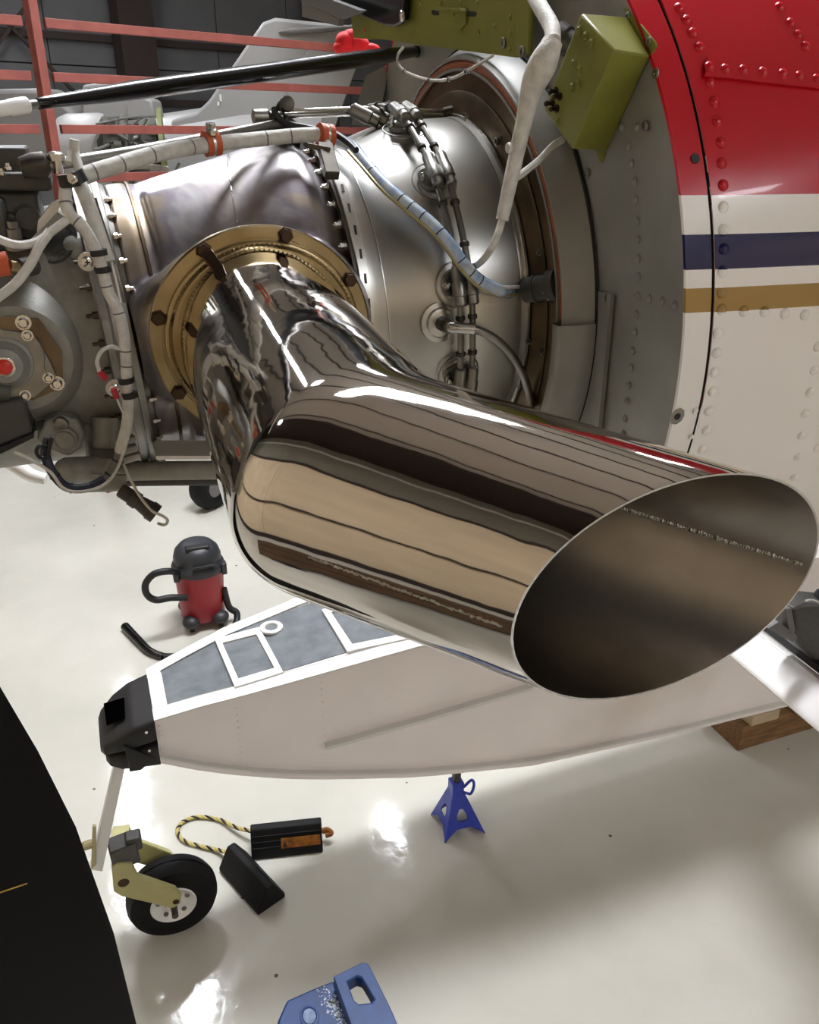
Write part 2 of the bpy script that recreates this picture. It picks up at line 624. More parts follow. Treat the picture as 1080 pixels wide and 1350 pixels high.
wl = walled('wall_left', room(U0, V0), room(U0, V1), RU, M['tan_wall'], M['pale_wall'], 4.6, 7,
            [(2.2, .09), (4.66, .10)], M['girt'])
q = G(); q.box(room(U0 + .04, (V0 + V1) / 2, 6.2), (.08, V1 - V0, .12), RU, RVV); struct(q.build('trim_1', M['bright_trim']))
q = G(); q.box(room(U0 + .06, (V0 + V1) / 2, .14), (.12, V1 - V0, .28), RU, RVV); struct(q.build('baseboard_left', M['girt']))
q = G(); q.box(room(U0 + 1.05, (V0 + V1) / 2, ZC - .16), (2.1, V1 - V0, .3), RU, RVV); struct(q.build('trim_2', M['girt']))
wf = walled('wall_front', room(U0, V0), room(U1, V0), RVV, M['tan_wall'], M['pale_wall'], 4.7, 8,
            [(2.35, .05), (3.9, .06), (4.72, .05), (6.75, 1.0)], M['girt'])
wb = walled('wall_back', room(U1, V1), room(U0, V1), -RVV, M['insul'], M['insul'], 3.4, 12,
            [(0.9, 0.08), (1.9, 0.08), (2.9, 0.1), (3.8, 0.1), (4.8, 0.1), (5.8, 0.1)], M['girt'])
wr = walled('wall_right', room(U1, V0), room(U1, V1), -RU, M['pale_wall'], M['insul'], 3.6, 8, [(1.2, 0.08), (2.6, 0.08), (3.9, 0.1), (5.2, 0.08)], M['girt'])
COLS = (0.2, 3.4, 7.2, 11.0)
for u in COLS:
    q = G(); q.box(room(u, V1 - .3, ZC / 2), (.6, .3, ZC), RU, RVV); q.build('column', M['girt'], wb)
for za, zb in ((1.9, 5.8), (5.8, 1.9)):
    q = G(); q.bar(room(COLS[1], V1 - .22, za), room(COLS[2], V1 - .22, zb), .05, .05); q.build('brace_rod', M['girt'], wb)

# lamps: high-bay panels with their own light
DIRN = ['left', 'middle', 'right']


def lamp(x, y, label, across=1, ln=1.2, turn=0.0, wd=.34):
    a_ = RVV if across else RU
    a_ = rot(a_, V(0, 0, 1), turn)
    b_ = np.cross(V(0, 0, 1), a_)
    t = thing('high_bay_lamp', label, 'lamp', (x, y, LAMP_Z), 'high bay lamps under the roof')
    g = G(); g.box((x, y, LAMP_Z + 0.07), (ln + .06, wd + .06, 0.1), a_, b_); g.build('lamp_housing', M['lamp_case'], t, bevel=0.01)
    g = G(); g.box((x, y, LAMP_Z + 0.008), (ln, wd, 0.02), a_, b_); g.build('lamp_diffuser', M['lamp_glow'], t)
    g = G(); g.cyl((x, y, LAMP_Z + 0.12), (x, y, ZC), 0.012, n=8); g.build('hanger_rod', M['girt'], t)


for u_, v_, ac_, ln_, wd_ in LAMPS:
    lamp(*room(u_, v_)[:2], 'long high bay lamp hanging from the roof above the aircraft', ac_, ln_, 0, wd_)
lamp(*room(3.55, 9.75)[:2], 'very long high bay lamp hanging slantwise from the roof behind the aircraft', 0, 4.8, R(63.5), .18)

# ------------------------------------------------------------------ exhaust stack
C0 = E(0.19, -0.262, 0.03)
DO = unit(V(0.735, -0.657, -0.1676))
AO = EYE + (V(0.187, 0.423, 2.38) - EYE) * 1.2
NC = unit(V(0.049, -0.990, -0.1316))
KC = NC @ (AO + DO * 0.148 * 1.2)
RP = 0.095
E1 = AO - DO * 0.0702
NM = V(math.cos(R(-69.34)) * math.cos(R(-11.41)), math.sin(R(-69.34)) * math.cos(R(-11.41)), math.sin(R(-11.41)))   # mitre plane
d0 = unit(E1 - C0)


def pipe_rings(rad, n=128, first=0.0):
    """every line of the pipe wall runs straight, turns with a small fillet at the mitre and runs straight to the slanted cut"""
    ux = unit(np.cross(DO, V(0, 0, 1)))
    uy = np.cross(ux, DO)
    cols = []
    for k in range(n):
        t = 2 * math.pi * k / n
        rim = E1 + (ux * math.cos(t) + uy * math.sin(t)) * rad
        corner = rim + DO * (((E1 - rim) @ NM) / (NM @ DO))
        off = corner - E1
        off = unit(off - d0 * (off @ d0))
        base = C0 + off * (rad + .0005)
        g1 = unit(corner - base)
        Lg = np.linalg.norm(corner - base)
        cut = (KC - NC @ corner) / (NC @ DO)
        tl_ = 0.024
        pa, pb = corner - g1 * tl_, corner + DO * tl_
        col = []
        for j in range(20):
            u = first + (1 - first) * j / 20
            col.append(base + g1 * ((Lg - tl_) * u) + off * (.005 * max(0, 1 - u / .35) ** 2))
        for j in range(17):
            w = j / 16
            col.append(pa * (1 - w) ** 2 + corner * 2 * w * (1 - w) + pb * w * w)
        for j in range(1, 31):
            col.append(pb + DO * ((cut - tl_) * j / 30))
        cols.append(col)
    return [[cols[k][j] for k in range(n)] for j in range(len(cols[0]))]


st = thing('exhaust_stack', 'polished bent exhaust stack with slanted open outlet bolted on the engine side', 'exhaust pipe', tuple(C0))
ro = pipe_rings(RP)
ri = pipe_rings(RP - 0.0014, first=0.2)
g = G()
n = 128
vs = [p for r_ in ro for p in r_]
g.add(vs, [(i * n + k, (i + 1) * n + k, (i + 1) * n + (k + 1) % n, i * n + (k + 1) % n)[::-1] for i in range(len(ro) - 1) for k in range(n)])
g.build('outer_pipe', M['mirror'], st, sharp=60)
g = G()
vs = [p for r_ in ri for p in r_]
g.add(vs, [(i * n + k, (i + 1) * n + k, (i + 1) * n + (k + 1) % n, i * n + (k + 1) % n) for i in range(len(ri) - 1) for k in range(n)])
g.build('pipe_lining', M['inner'], st, sharp=60)
g = G()
g.add(list(ro[-1]) + list(ri[-1]), [(k, (k + 1) % n, n + (k + 1) % n, n + k)[::-1] for k in range(n)])
g.build('outlet_rim', M['bright'], st)


def on_pipe(px, py, far=False, rad=RP):
    """where the line of sight meets the straight outlet pipe"""
    d = sight(px, py)
    w = EYE - AO
    dp, wp = d - DO * (d @ DO), w - DO * (w @ DO)
    A_, B_, C_ = dp @ dp, dp @ wp, wp @ wp - rad * rad
    q = math.sqrt(max(B_ * B_ - A_ * C_, 0))
    return EYE + d * ((-B_ + (q if far else -q)) / A_)


# long welds: one outside low on the pipe, one inside
p, q = on_pipe(460, 757), on_pipe(662, 822)
s0, s1 = (p - AO) @ DO, (q - AO) @ DO
rad_dir = unit((p - AO) - DO * s0)
rad_dir2 = unit(rad_dir + unit((q - AO) - DO * s1))
g = G()
for k in range(90):
    t = k / 89
    g.ball(AO + DO * (s0 - 0.03 + (s1 - s0 + 0.03) * t) + rad_dir2 * (RP - 0.0006) + V(0, 0, random.uniform(-.0006, .0006)), 0.0012 + random.uniform(-.0003, .0004), 7, 5)
g.build('outer_weld', M['weld'], st, stuff=True)
p, q = on_pipe(880, 692, True, RP - 0.0014), on_pipe(1050, 738, True, RP - 0.0014)
s0, s1 = (p - AO) @ DO, (q - AO) @ DO
rad_dir2 = unit(unit((p - AO) - DO * s0) + unit((q - AO) - DO * s1))
g = G()
for k in range(80):
    t = k / 79
    g.ball(AO + DO * (s0 - 0.06 + (s1 - s0 + 0.064) * t) + rad_dir2 * (RP - 0.0014), 0.0017 + random.uniform(-.0004, .0006), 7, 5)
g.build('inner_weld', M['weld'], st, stuff=True)
# flange: oval plate, raised collar and weld
FN = -EA
g = G()
g.lathe(C0 - FN * 0.004, FN, [(0, 0.102), (0, 0.1255), (0.003, 0.128), (0.011, 0.128), (0.013, 0.126), (0.013, 0.1145), (0.011, 0.114), (0.011, 0.112), (0.017, 0.1115), (0.018, 0.110), (0.018, 0.1075), (0.020, 0.1065), (0.024, 0.1045), (0.024, 0.100), (0.012, 0.098)],
        96, x=ES, sq=(1.0, 0.945), capped=False)
fl = g.build('stack_flange', M['gold'], st)
g = G()
for k in range(120):
    th = 2 * math.pi * k / 120
    g.ball(C0 + FN * 0.0185 + ES * math.cos(th) * 0.1075 + EB * math.sin(th) * 0.1075 * .945, 0.0014, 6, 4)
g.build('flange_weld', M['gold'], st, stuff=True)
g = G(); g.lathe((0, 0, 0), (0, 0, 1), [(0, 0.0092), (0.002, 0.0092), (0.002, 0.0075), (0.0075, 0.0075), (0.0085, 0.0062)], 6)
hexme = g.mesh('flange_bolt', M['bolt_brown'])
for k in range(8):
    th = R(22.5 + 45 * k + 4)
    put(hexme, 'flange_bolt', st, C0 + FN * 0.0088 + ES * math.cos(th) * 0.1195 + EB * math.sin(th) * 0.1195 * .945, FN, 1, th)
th = R(22.5 + 90 + 4)
g = G(); pc = C0 + ES * math.cos(th) * 0.105 + EB * math.sin(th) * 0.0995
g.bar(pc + FN * 0.022 + ES * math.cos(th) * 0.012 + EB * math.sin(th) * .012, pc + FN * 0.036 - (ES * math.cos(th) + EB * math.sin(th)) * 0.007, 0.013, 0.006, up=FN)
g.build('flange_lug', M['bolt_brown'], st, bevel=0.001)

# ------------------------------------------------------------------ engine
en = thing('turboprop_engine', 'uncowled turboprop engine with heat tinted exhaust duct and silver case', 'engine', tuple(E(0.2, 0, -0.25)))
TH_ALL = 2 * math.pi
duct_tab = [(0.052, 0.176), (0.056, 0.186), (0.075, 0.187), (0.088, 0.185), (0.095, 0.184), (0.12, 0.190), (0.20, 0.207), (0.27, 0.222), (0.300, 0.224), (0.318, 0.214), (0.336, 0.208)]
duct_r = interp(duct_tab)


def sstep(a, b, x):
    t = min(1, max(0, (x - a) / (b - a)))
    return t * t * (3 - 2 * t)


def duct_pt(u, v):
    s = 0.052 + (0.336 - 0.052) * v
    th = 2 * math.pi * u
    rr = duct_r(s)
    ca = math.cos(th)
    if ca > 0.2:
        # raised pressing round the port on each side
        thd = math.degrees(math.atan2(math.sin(th), ca))
        m = sstep(0.094, 0.104, s) * (1 - sstep(0.285, 0.305, s)) * (1 - sstep(62, 72, abs(thd - 4)))
        rr += 0.006 * m
    else:
        thd = math.degrees(math.atan2(math.sin(th), -ca))
        m = 0
    ca = abs(ca)
    if ca > 0.2:
        plane = 0.258 / ca
        b = plane * math.sin(math.radians(thd))
        w = 1 - sstep(0.118, 0.165, math.hypot((s - 0.19), (b - 0.03) * 1.06))
        rr = rr + (plane - rr) * w * (1 if plane > rr else 0)
    return Ering(s, rr, th)


g = G(); g.grid(duct_pt, 200, 96, wrapu=True)
duct = g.build('exhaust_duct', M['heat'], en, sharp=50)
# thin weld seam down to the port
g = G(); g.tube([on_body(x, y, duct_r, 0.0068) for x, y in ((300, 190), (301, 215), (304, 240), (308, 268), (313, 294))], 0.0011, 6)
g.build('duct_seam', M['bright'], en)
g = G(); g.lathe(E(0.082, 0, 0), ES, [(0, 0.186), (0.001, 0.1885), (0.004, 0.1885), (0.005, 0.186)], 120, capped=False)
g.build('duct_bead', M['brown_steel'], en)

# front flange between gearbox and duct
g = G(); g.lathe(E(0.016, 0, 0), ES, [(0, .15), (0, .187), (.002, .1895), (.010, .1895), (.0105, .186), (.0125, .186), (.013, .192), (.022, .192), (.0225, .189), (.0245, .189), (.025, .1945), (.033, .1945), (.034, .190), (.040, .186)], 144, capped=False)
ff = g.build('front_flange', M['silver_dull'], en)
g = G(); g.lathe((0, 0, 0), (0, 0, 1), [(0, 0.0042), (0.0045, 0.0042), (0.005, 0.0026), (0.009, 0.0026)], 6)
nut = g.mesh('flange_nut', M['bright'])
g = G(); g.lathe((0, 0, 0), (0, 0, 1), [(0, 0.0036), (0.006, 0.0036), (0.0062, 0.0019), (0.012, 0.0019)], 6)
nutd = g.mesh('flange_stud', M['dark_steel'])
for k in range(15):
    th = R(-78 + k * 10.4)
    put(nut, 'flange_nut', ff, Ering(0.0525, 0.1885, th), ES, 1)
    put(nutd, 'flange_stud', ff, Ering(0.0165, 0.181, th + R(3)), -ES, 1.2)

# rear flange of the duct: slotted rim, nuts on the front face
g = G(); g.lathe(E(0.322, 0, 0), ES, [(0, 0.205), (0, 0.226), (0.0045, 0.226)], 150, capped=False)
g.build('duct_rim', M['dark_steel'], en)
g = G(); g.lathe(E(0.3265, 0, 0), ES, [(0, 0.205), (0, 0.2275), (0.001, 0.2285), (0.0125, 0.2285), (0.0135, 0.2265), (0.0145, 0.210)], 150, capped=False)
cf = g.build('case_flange', M['silver'], en)
g = G(); g.box((0, 0, 0.0), (0.012, 0.003, 0.001))
slot = g.mesh('flange_slot', M['black'])
g = G(); g.lathe((0, 0, 0), (0, 0, 1), [(0, 0.0062), (0.003, 0.0062), (0.0032, 0.0048), (0.009, 0.0048), (0.0092, 0.0026), (0.013, 0.0026)], 8)
cnut = g.mesh('rim_nut', M['bright'])
for k in range(19):
    th = R(-62 + k * 7.6)
    put(cnut, 'rim_nut', cf, Ering(0.322, 0.2155, th), -ES, 1)
    put(slot, 'flange_slot', cf, Ering(0.334, 0.2286, th + R(3.5)), normal_E(Ering(0.33, 0.2, th + R(3.5))), 1, R(90))
# gas generator case
gas_tab = [(0.334, 0.210), (0.340, 0.209), (0.352, 0.210), (0.37, 0.213), (0.40, 0.222), (0.43, 0.231), (0.455, 0.236), (0.49, 0.238), (0.53, 0.238), (0.540, 0.238), (0.5405, 0.2365), (0.5415, 0.2365), (0.542, 0.238), (0.549, 0.239)]
gas_r = interp(gas_tab)
g = G(); g.lathe(E(0, 0, 0), ES, gas_tab, 180, capped=False)
gcase = g.build('gas_generator_case', M['silver'], en, sharp=50)
g = G(); g.lathe(E(0.549, 0, 0), ES, [(0, 0.236), (0, 0.2425), (0.003, 0.243), (0.004, 0.241), (0.004, 0.235)], 180, capped=False)
g.build('case_rim', M['bright'], en)
g = G(); g.lathe(E(0.362, 0, 0), ES, [(0, 0.2114), (0.0005, 0.2128), (0.0015, 0.2128), (0.002, 0.2118)], 160, capped=False)
g.build('case_bead', M['silver'], en)
# inlet case behind it
g = G(); g.lathe(E(0.553, 0, 0), ES, [(0, 0.236), (0.0, 0.2405), (0.006, 0.262), (0.0075, 0.270), (0.0085, 0.272), (0.010, 0.2705), (0.012, 0.286), (0.0125, 0.296), (0.03, 0.297)], 180, capped=False)
g.build('inlet_case', M['brown_steel'], en, sharp=25)
g = G(); g.lathe((0, 0, 0), (0, 0, 1), [(0, 0.0065), (0.002, 0.0065), (0.0022, 0.005), (0.007, 0.005), (0.0072, 0.003), (0.010, 0.003)], 8)
inut = g.mesh('inlet_nut', M['silver_dull'])
for px, py, s in ((692, 307, .5585), (717, 332, .565), (703, 449, .5585), (719, 463, .565), (690, 508, .5585), (706, 532, .565), (621, 157, .5585), (660, 185, .5585)):
    put(inut, 'inlet_nut', en, on_s(px, py, s), -ES, 1.0)


# fuel manifold: twin tubes between nozzle adapters round the case
def fuel_adapter(th, s=0.452, tilt=0.0):
    c = Ering(s, gas_r(s), th)
    n_ = normal_E(c)
    tng = unit(np.cross(ES, n_))          # round the case
    if tng[2] < 0:
        tng = -tng
    g = G()
    g.lathe(c - n_ * .004, n_, [(0, 0.021), (0.006, 0.021), (0.007, 0.019), (0.008, 0.014)], 28)
    pl = g.build('nozzle_boss', M['silver'], en)
    g = G()
    g.lathe(c + n_ * 0.002, n_, [(0, 0.030), (0.0012, 0.030), (0.0014, 0.0285), (0.0004, 0.028)], 32, capped=False)
    g.build('boss_ring', M['silver_dull'], pl)
    g = G()
    g.prism([c + n_ * .004 + ES * x + tng * y for x, y in ((-.022, -.006), (-.019, -.012), (-.012, -.014), (.012, -.014), (.02, -.01), (.024, 0), (.02, .012), (.008, .018), (-.008, .018), (-.02, .012))], n_ * 0.006)
    g.cyl(c + n_ * .008, c + n_ * .022, 0.011, n=16)
    g.build('nozzle_cover', M['silver_dull'], pl, bevel=.0008)
    for dx in (-0.0185, 0.0185):
        g = G(); q_ = c + ES * dx + n_ * .009
        g.lathe(q_, n_, [(0, .0048), (.003, .0048), (.003, .0036), (.009, .0036), (.0105, .002)], 8)
        g.build('cover_bolt', M['bright'], pl)
    for k, dx in enumerate((-0.0085, 0.0085)):
        o_ = c + ES * dx + n_ * .026
        g = G()
        g.lathe(o_ - tng * .027, tng, [(0, .0058), (.002, .0078), (.012, .0078), (.013, .0092), (.028, .0092), (.03, .0078), (.046, .0078), (.05, .0060)], 18)
        g.build('manifold_block', M['silver_dull'], pl)
    return c, n_, tng


ADAPT = [73, 45, 12, -17]
tips = []
for a_ in ADAPT:
    tips.append((R(a_), fuel_adapter(R(a_))))
allth = [R(100)] + [t[0] for t in tips] + [R(-62)]
for i in range(len(allth) - 1):
    for dx in (-0.0085, 0.0085):
        th0, th1 = allth[i], allth[i + 1]
        pts = [Ering(0.452 + dx, gas_r(0.452) + 0.026 - 0.004 * math.sin(math.pi * k / 10), th0 + (th1 - th0) * k / 10) for k in range(11)]
        g = G(); g.tube(pts, 0.0041, 10)
        tb = g.build('transfer_tube', M['silver_dull'], en)
        for f in (0.32, 0.68):
            th = th0 + (th1 - th0) * f
            g = G(); c = Ering(0.452 + dx, gas_r(0.452) + 0.0225, th); t_ = unit(np.cross(ES, normal_E(c)))
            g.lathe(c - t_ * .003, t_, [(0, .0052), (.001, .0062), (.005, .0062), (.006, .0052)], 12)
            g.build('tube_collar', M['dark_steel'], tb)
# igniter with braided lead
ig = on_body(580, 425, gas_r)
n_ = normal_E(ig)
g = G(); g.lathe(ig - n_ * .004, n_, [(0, .026), (.005, .026), (.006, .02), (.009, .018), (.010, .014)], 28)
igb = g.build('igniter_boss', M['silver'], en)
g = G(); g.cyl(ig + n_ * .004, ig + n_ * .022, .0095, n=8); g.cyl(ig + n_ * .02, ig + n_ * .032, .0075, n=16)
g.build('igniter_plug', M['dark_steel'], igb)
lead = [ig + n_ * .028] + [on_body(x, y, gas_r, l) for x, y, l in ((600, 432, .034), (625, 434, .036), (650, 445, .036), (672, 465, .034), (688, 490, .03))] + [on_s(698, 520, .553), on_s(700, 545, .553)]
g = G(); g.tube(spline(lead, 8), .0055, 12)
ild = g.build('igniter_lead', M['silver_dull'], en)
g = G(); g.tube(spline(lead[:3], 6)[2:], .0072, 12); g.build('lead_ferrule', M['bright'], ild)

# gearbox casting at the front
gear_tab = [(-0.452, 0.07), (-0.45, 0.10), (-0.34, 0.115), (-0.24, 0.150), (-0.15, 0.160), (-0.06, 0.164), (0.0, 0.169), (0.022, 0.174), (0.026, 0.184), (0.031, 0.184)]
gear_r = interp(gear_tab)
g = G(); g.lathe(E(0, 0, 0), ES, gear_tab, 120, capped=True)
gear = g.build('gearbox_housing', M['cast'], en, sharp=40)
# accessory pad with the red plugged cover
pc = on_body(24, 470, gear_r)
pn = unit(normal_E(pc) * 0.5 + V(0, -1, 0) * 0.5)
pc = pc + pn * 0.016
PX = unit(np.cross(V(0, 0, 1), pn)); PX = PX if PX[0] > 0 else -PX
PZ = np.cross(PX, pn); PZ = PZ if PZ[2] > 0 else -PZ
g = G(); g.lathe(pc - pn * .05, pn, [(-.02, .098), (0, .090), (.035, .074), (.05, .0625), (.053, .060), (.053, .05)], 48)
pad = g.build('accessory_pad', M['cast'], en)
g = G(); g.prism([pc + pn * .003 + PX * x + PZ * y for x, y in ((-.05, -.03), (.008, -.048), (.044, -.036), (.049, .006), (.03, .045), (-.002, .05), (-.05, .036))], pn * .004)
g.build('gasket_plate', M['brown_steel'], pad)
cov = [(-.046, -.022), (-.022, -.04), (.0, -.046), (.012, -.044), (.034, -.028), (.039, -.020), (.036, -.006), (.026, .022), (.020, .030), (.010, .032), (-.008, .036), (-.022, .044), (-.032, .042), (-.046, .03)]
g = G(); g.prism([pc + pn * .007 + PX * x + PZ * y for x, y in cov], pn * .005)
cover = g.build('pad_cover', M['silver_dull'], pad, bevel=.0012)
hub = pc + pn * .012 + PX * -.012 + PZ * -.002
g = G(); g.lathe(hub, pn, [(0, .03), (.003, .0295), (.005, .026), (.008, .025), (.012, .021), (.016, .019), (.018, .0125), (.0185, .0115)], 40)
g.build('cover_dome', M['cast'], cover)
g = G(); g.lathe(hub + pn * .018, pn, [(0, .0118), (.003, .0115), (.0035, .0098)], 28); g.build('plug_ring', M['bright'], cover)
g = G(); g.lathe(hub + pn * .0205, pn, [(0, .0096), (.0015, .0085), (.003, .005), (.0042, .0005)], 20, capped=False)
g.box(hub + pn * .0245, (.009, .0022, .002), PX + PZ, pn); g.build('red_plug', M['red'], cover)
g = G(); g.lathe((0, 0, 0), (0, 0, 1), [(0, .0072), (.002, .0072), (.002, .005), (.006, .005), (.0075, .0035)], 12)
scr = g.mesh('cover_screw', M['bright'])
for x, y in ((.030, -.022), (.016, .028), (.002, -.040), (-.030, .038)):
    put(scr, 'cover_screw', cover, pc + pn * .012 + PX * x + PZ * y, pn, .9)
put(scr, 'pad_screw', pad, pc + pn * .008 + PX * .014 + PZ * .042, pn, 1.2)
put(scr, 'pad_screw', pad, pc + pn * .008 + PX * .038 + PZ * -.03, pn, 1.2)
g = G(); g.tube([pc + pn * .016 + PX * .029 + PZ * (-.02 + .046 * k / 8) + PX * -.004 * math.sin(k) * .3 for k in range(9)], .0007, 5)
g.build('lock_wire', M['bright'], pad)

# bosses and castings on the gearbox
p = on_body(78, 322, gear_r); n_ = unit(normal_E(p) + V(-.6, -.3, 0))
g = G(); g.lathe(p - n_ * .05, n_, [(0, .030), (.05, .027), (.058, .026), (.058, .02)], 32)
b1 = g.build('tube_boss', M['cast'], en)
g = G(); g.lathe(p + n_ * .006, n_, [(0, .0285), (.002, .0285), (.002, .024)], 32); g.build('boss_seal', M['cast_dark'], b1)
p = on_body(105, 325, gear_r); n_ = normal_E(p)
g = G(); g.ball(p, .020, 18, 12, axis=n_, sq=.7); g.build('cast_lug', M['cast'], en)
# white-ish cap and dark control unit up front
def yb(px0, py0, px1, py1, y, depth):
    a_, b_ = on_y(px0, py0, y), on_y(px1, py1, y)
    return (a_ + b_) / 2 + V(0, depth / 2, 0), (abs(b_[0] - a_[0]), depth, abs(a_[2] - b_[2]))


cu = thing('fuel_control_unit', 'dark cast fuel control unit with a flat lid, at the front of the engine', 'engine part', tuple(on_y(20, 330, 1.08)))
c_, s_ = yb(-60, 250, 62, 330, 1.05, .16); g = G(); g.box(c_, s_); g.build('unit_body', M['cast_dark'], cu, bevel=.008)
c_, s_ = yb(-60, 228, 70, 252, 1.04, .18); g = G(); g.box(c_, s_); g.build('unit_shelf', M['cast_dark'], cu, bevel=.004)
c_, s_ = yb(-60, 194, 40, 230, 1.07, .10); g = G(); g.box(c_, s_); g.build('unit_lid', M['cast_dark'], cu, bevel=.003)
c_, s_ = yb(-60, 262, 16, 318, 1.025, .05); g = G(); g.box(c_, s_); g.build('unit_cover', M['cast_dark'], cu, bevel=.006)
for px, py, r_ in ((36, 287, .014), (14, 288, .007), (18, 318, .010)):
    p = on_y(px, py, 1.05); g = G(); g.lathe(p + V(0, .01, 0), (0, -1, 0), [(0, r_), (.02, r_), (.022, r_ * .8), (.022, r_ * .5)], 24); g.build('unit_plug', M['cast_dark'], cu)
for px, py in ((11, 224), (40, 222), (3, 231)):
    p = on_y(px, py, 1.035); put(nut, 'lid_bolt', cu, p, (0, 0, 1), .75)
p = on_y(20, 315, 1.03); g = G(); g.lathe(p, (0, -.2, 1), [(-.01, .012), (0, .012), (0, .008), (.012, .008), (.013, .006), (.02, .006)], 12); g.build('union_nut', M['silver_dull'], cu)
# bracket below the lid
g = G(); g.prism([on_y(x, y, 1.0) for x, y in ((50, 292), (68, 268), (84, 262), (60, 312), (48, 314))], V(0, .02, 0)); g.build('white_bracket', M['silver'], cu)
g = G(); g.prism([on_y(x, y, .995) for x, y in ((40, 318), (76, 280), (84, 285), (50, 326), (40, 328))], V(0, .02, 0)); g.build('lower_bracket', M['cast'], cu)
# dark oil filter cover lower left
ob = thing('oil_filter_housing', 'dark grey angular housing with a black lower edge, at the front underside', 'engine part', tuple(on_y(10, 560, 1.02)))
g = G(); g.prism([on_y(x, y, 1.0) for x, y in ((-60, 522), (0, 532), (28, 527), (34, 534), (44, 572), (0, 590), (-60, 596))], V(0, .16, 0)); g.build('housing_body', M['cast_dark'], ob, bevel=.004)
g = G(); g.prism([on_y(x, y, .996) for x, y in ((-60, 592), (0, 590), (44, 571), (45, 577), (2, 598), (-60, 603))], V(0, .165, 0)); g.build('edge_seal', M['black'], ob)
g = G(); g.cyl(on_y(-60, 506, 1.02), on_y(14, 518, 1.02), .016, n=20); g.build('upper_barrel', M['cast_dark'], ob)
# black elbow of tube beside it
g = G(); g.cyl(on_y(44, 562, 1.03), on_y(72, 557, 1.05), .006, n=12); g.build('oil_tube', M['cast_dark'], ob)
# round pump boss, elbow pipe and drain on the underside of the gearbox
pb = on_body(88, 560, gear_r); n_ = unit(V(-.3, -.9, -.1))
g = G(); g.prism([pb + PX * x + V(0, 0, 1) * y for x, y in ((-.035, -.005), (-.022, .018), (-.004, .024), (.014, .016), (.02, -.002), (.014, -.02), (-.002, -.03), (-.02, -.02))], V(0, -.035, 0)); pbo = g.build('pump_boss', M['cast'], en, bevel=.003)
g = G(); g.lathe(pb + V(.0, -.034, -.004), n_, [(0, .0135), (.006, .0135), (.007, .011), (.011, .011), (.011, .004)], 24); g.build('pump_cap', M['cast'], pbo)
g = G(); g.lathe(pb + V(-.004, -.034, .014), n_, [(0, .009), (.006, .009), (.007, .007)], 16); g.build('pump_nut', M['silver_dull'], pbo)
e0, e1, e2, e3 = on_y(140, 550, 1.05), on_y(140, 596, 1.04), on_y(122, 617, 1.03), on_y(90, 621, 1.02)
g = G(); g.tube(spline([e0, e1, e2 + V(0.006, 0, 0), e3], 8), .017, 18); g.ball(e3, .0172, 16, 10); elb = g.build('oil_elbow', M['cast'], en)
g = G(); g.lathe(e1, e1 - e0, [(-.006, .0195), (.0, .0205), (.006, .0195)], 20); g.build('elbow_ring', M['cast_dark'], elb)
c_, s_ = yb(106, 560, 140, 610, 1.06, .06); g = G(); g.box(c_, s_); g.build('sump_block', M['cast'], en, bevel=.005)
g = G(); g.tube([on_y(105, 638, 1.1), on_y(165, 636, 1.1)], .012, 18); g.build('sump_pipe', M['cast'], en)
# scavenge tube running aft below the duct
g = G(); g.cyl(on_y(150, 621, 1.10), on_y(350, 619, 1.10), .0135, n=22); sv = g.build('scavenge_tube', M['cast'], en)
g = G(); g.cyl(on_y(150, 634, 1.13), on_y(350, 632, 1.13), .008, n=18); g.build('drain_tube', M['cast_dark'], en)
g = G(); g.prism([on_y(x, y, 1.0) for x, y in ((205, 601), (290, 601), (290, 606), (206, 606))], V(0, .06, 0)); g.build('lit_edge_strip', M['white_paint'], en, bevel=.0006)  # white strip painted in for the lit bottom edge of the duct
for px, py in ((176, 578), (178, 590), (182, 600)):
    p = on_y(px, py, 1.0); g = G(); g.cyl(p, p + V(-.02, -.01, 0), .006, n=10); g.build('flange_fitting', M['silver_dull'], en)

# control rods over the engine
g = G(); g.cyl(on_y(60, 219, 1.0), on_y(182, 199, 1.06), .0062, n=14); g.cyl(on_y(182, 199, 1.06), on_y(370, 163, 1.17), .0062, n=14)
pr = g.build('control_rod', M['silver_dull'], en)
g = G(); g.lathe(on_y(60, 219, 1.0) - V(.012, 0, 0), (1, .1, .1), [(-.012, .010), (.0, .013), (.012, .013), (.016, .009)], 12); g.build('rod_end', M['dark_steel'], pr)
p = on_y(75, 212, 1.0); g = G(); g.lathe(p, (0, 0, 1), [(-.012, .005), (0, .005), (0, .009), (.007, .009), (.009, .006)], 12); g.build('rod_bolt', M['bright'], pr)
g = G(); g.cyl(on_y(372, 150, 1.19), on_y(482, 146, 1.22), .0065, n=14); g.cyl(on_y(482, 146, 1.22), on_y(585, 150, 1.22), .006, n=14)
cr2 = g.build('rear_control_rod', M['bright'], en)
g = G(); g.lathe(on_y(352, 154, 1.18), (1, .05, 0), [(-.02, .004), (-.018, .009), (0, .010), (.004, .007), (.02, .007)], 12); g.build('rod_end', M['silver_dull'], cr2)
g = G(); g.lathe(on_y(376, 140, 1.18), (0, -.9, .2), [(-.016, .004), (-.016, .009), (-.01, .010), (-.01, .006), (.01, .006), (.01, .010), (.016, .009), (.017, .004)], 16); crk = g.build('bell_crank', M['dark_steel'], en)
g = G(); g.tube(spline([on_y(362, 143, 1.17), on_y(364, 152, 1.165), on_y(378, 163, 1.16), on_y(400, 168, 1.15), on_y(420, 172, 1.14)], 6), .0045, 10); g.build('black_hose', M['black'], crk)
g = G(); g.bar(on_y(368, 165, 1.18), on_y(392, 182, 1.2), .02, .03); g.build('crank_bracket', M['dark_steel'], crk, bevel=.003)
c_ = on_y(490, 152, 1.2)
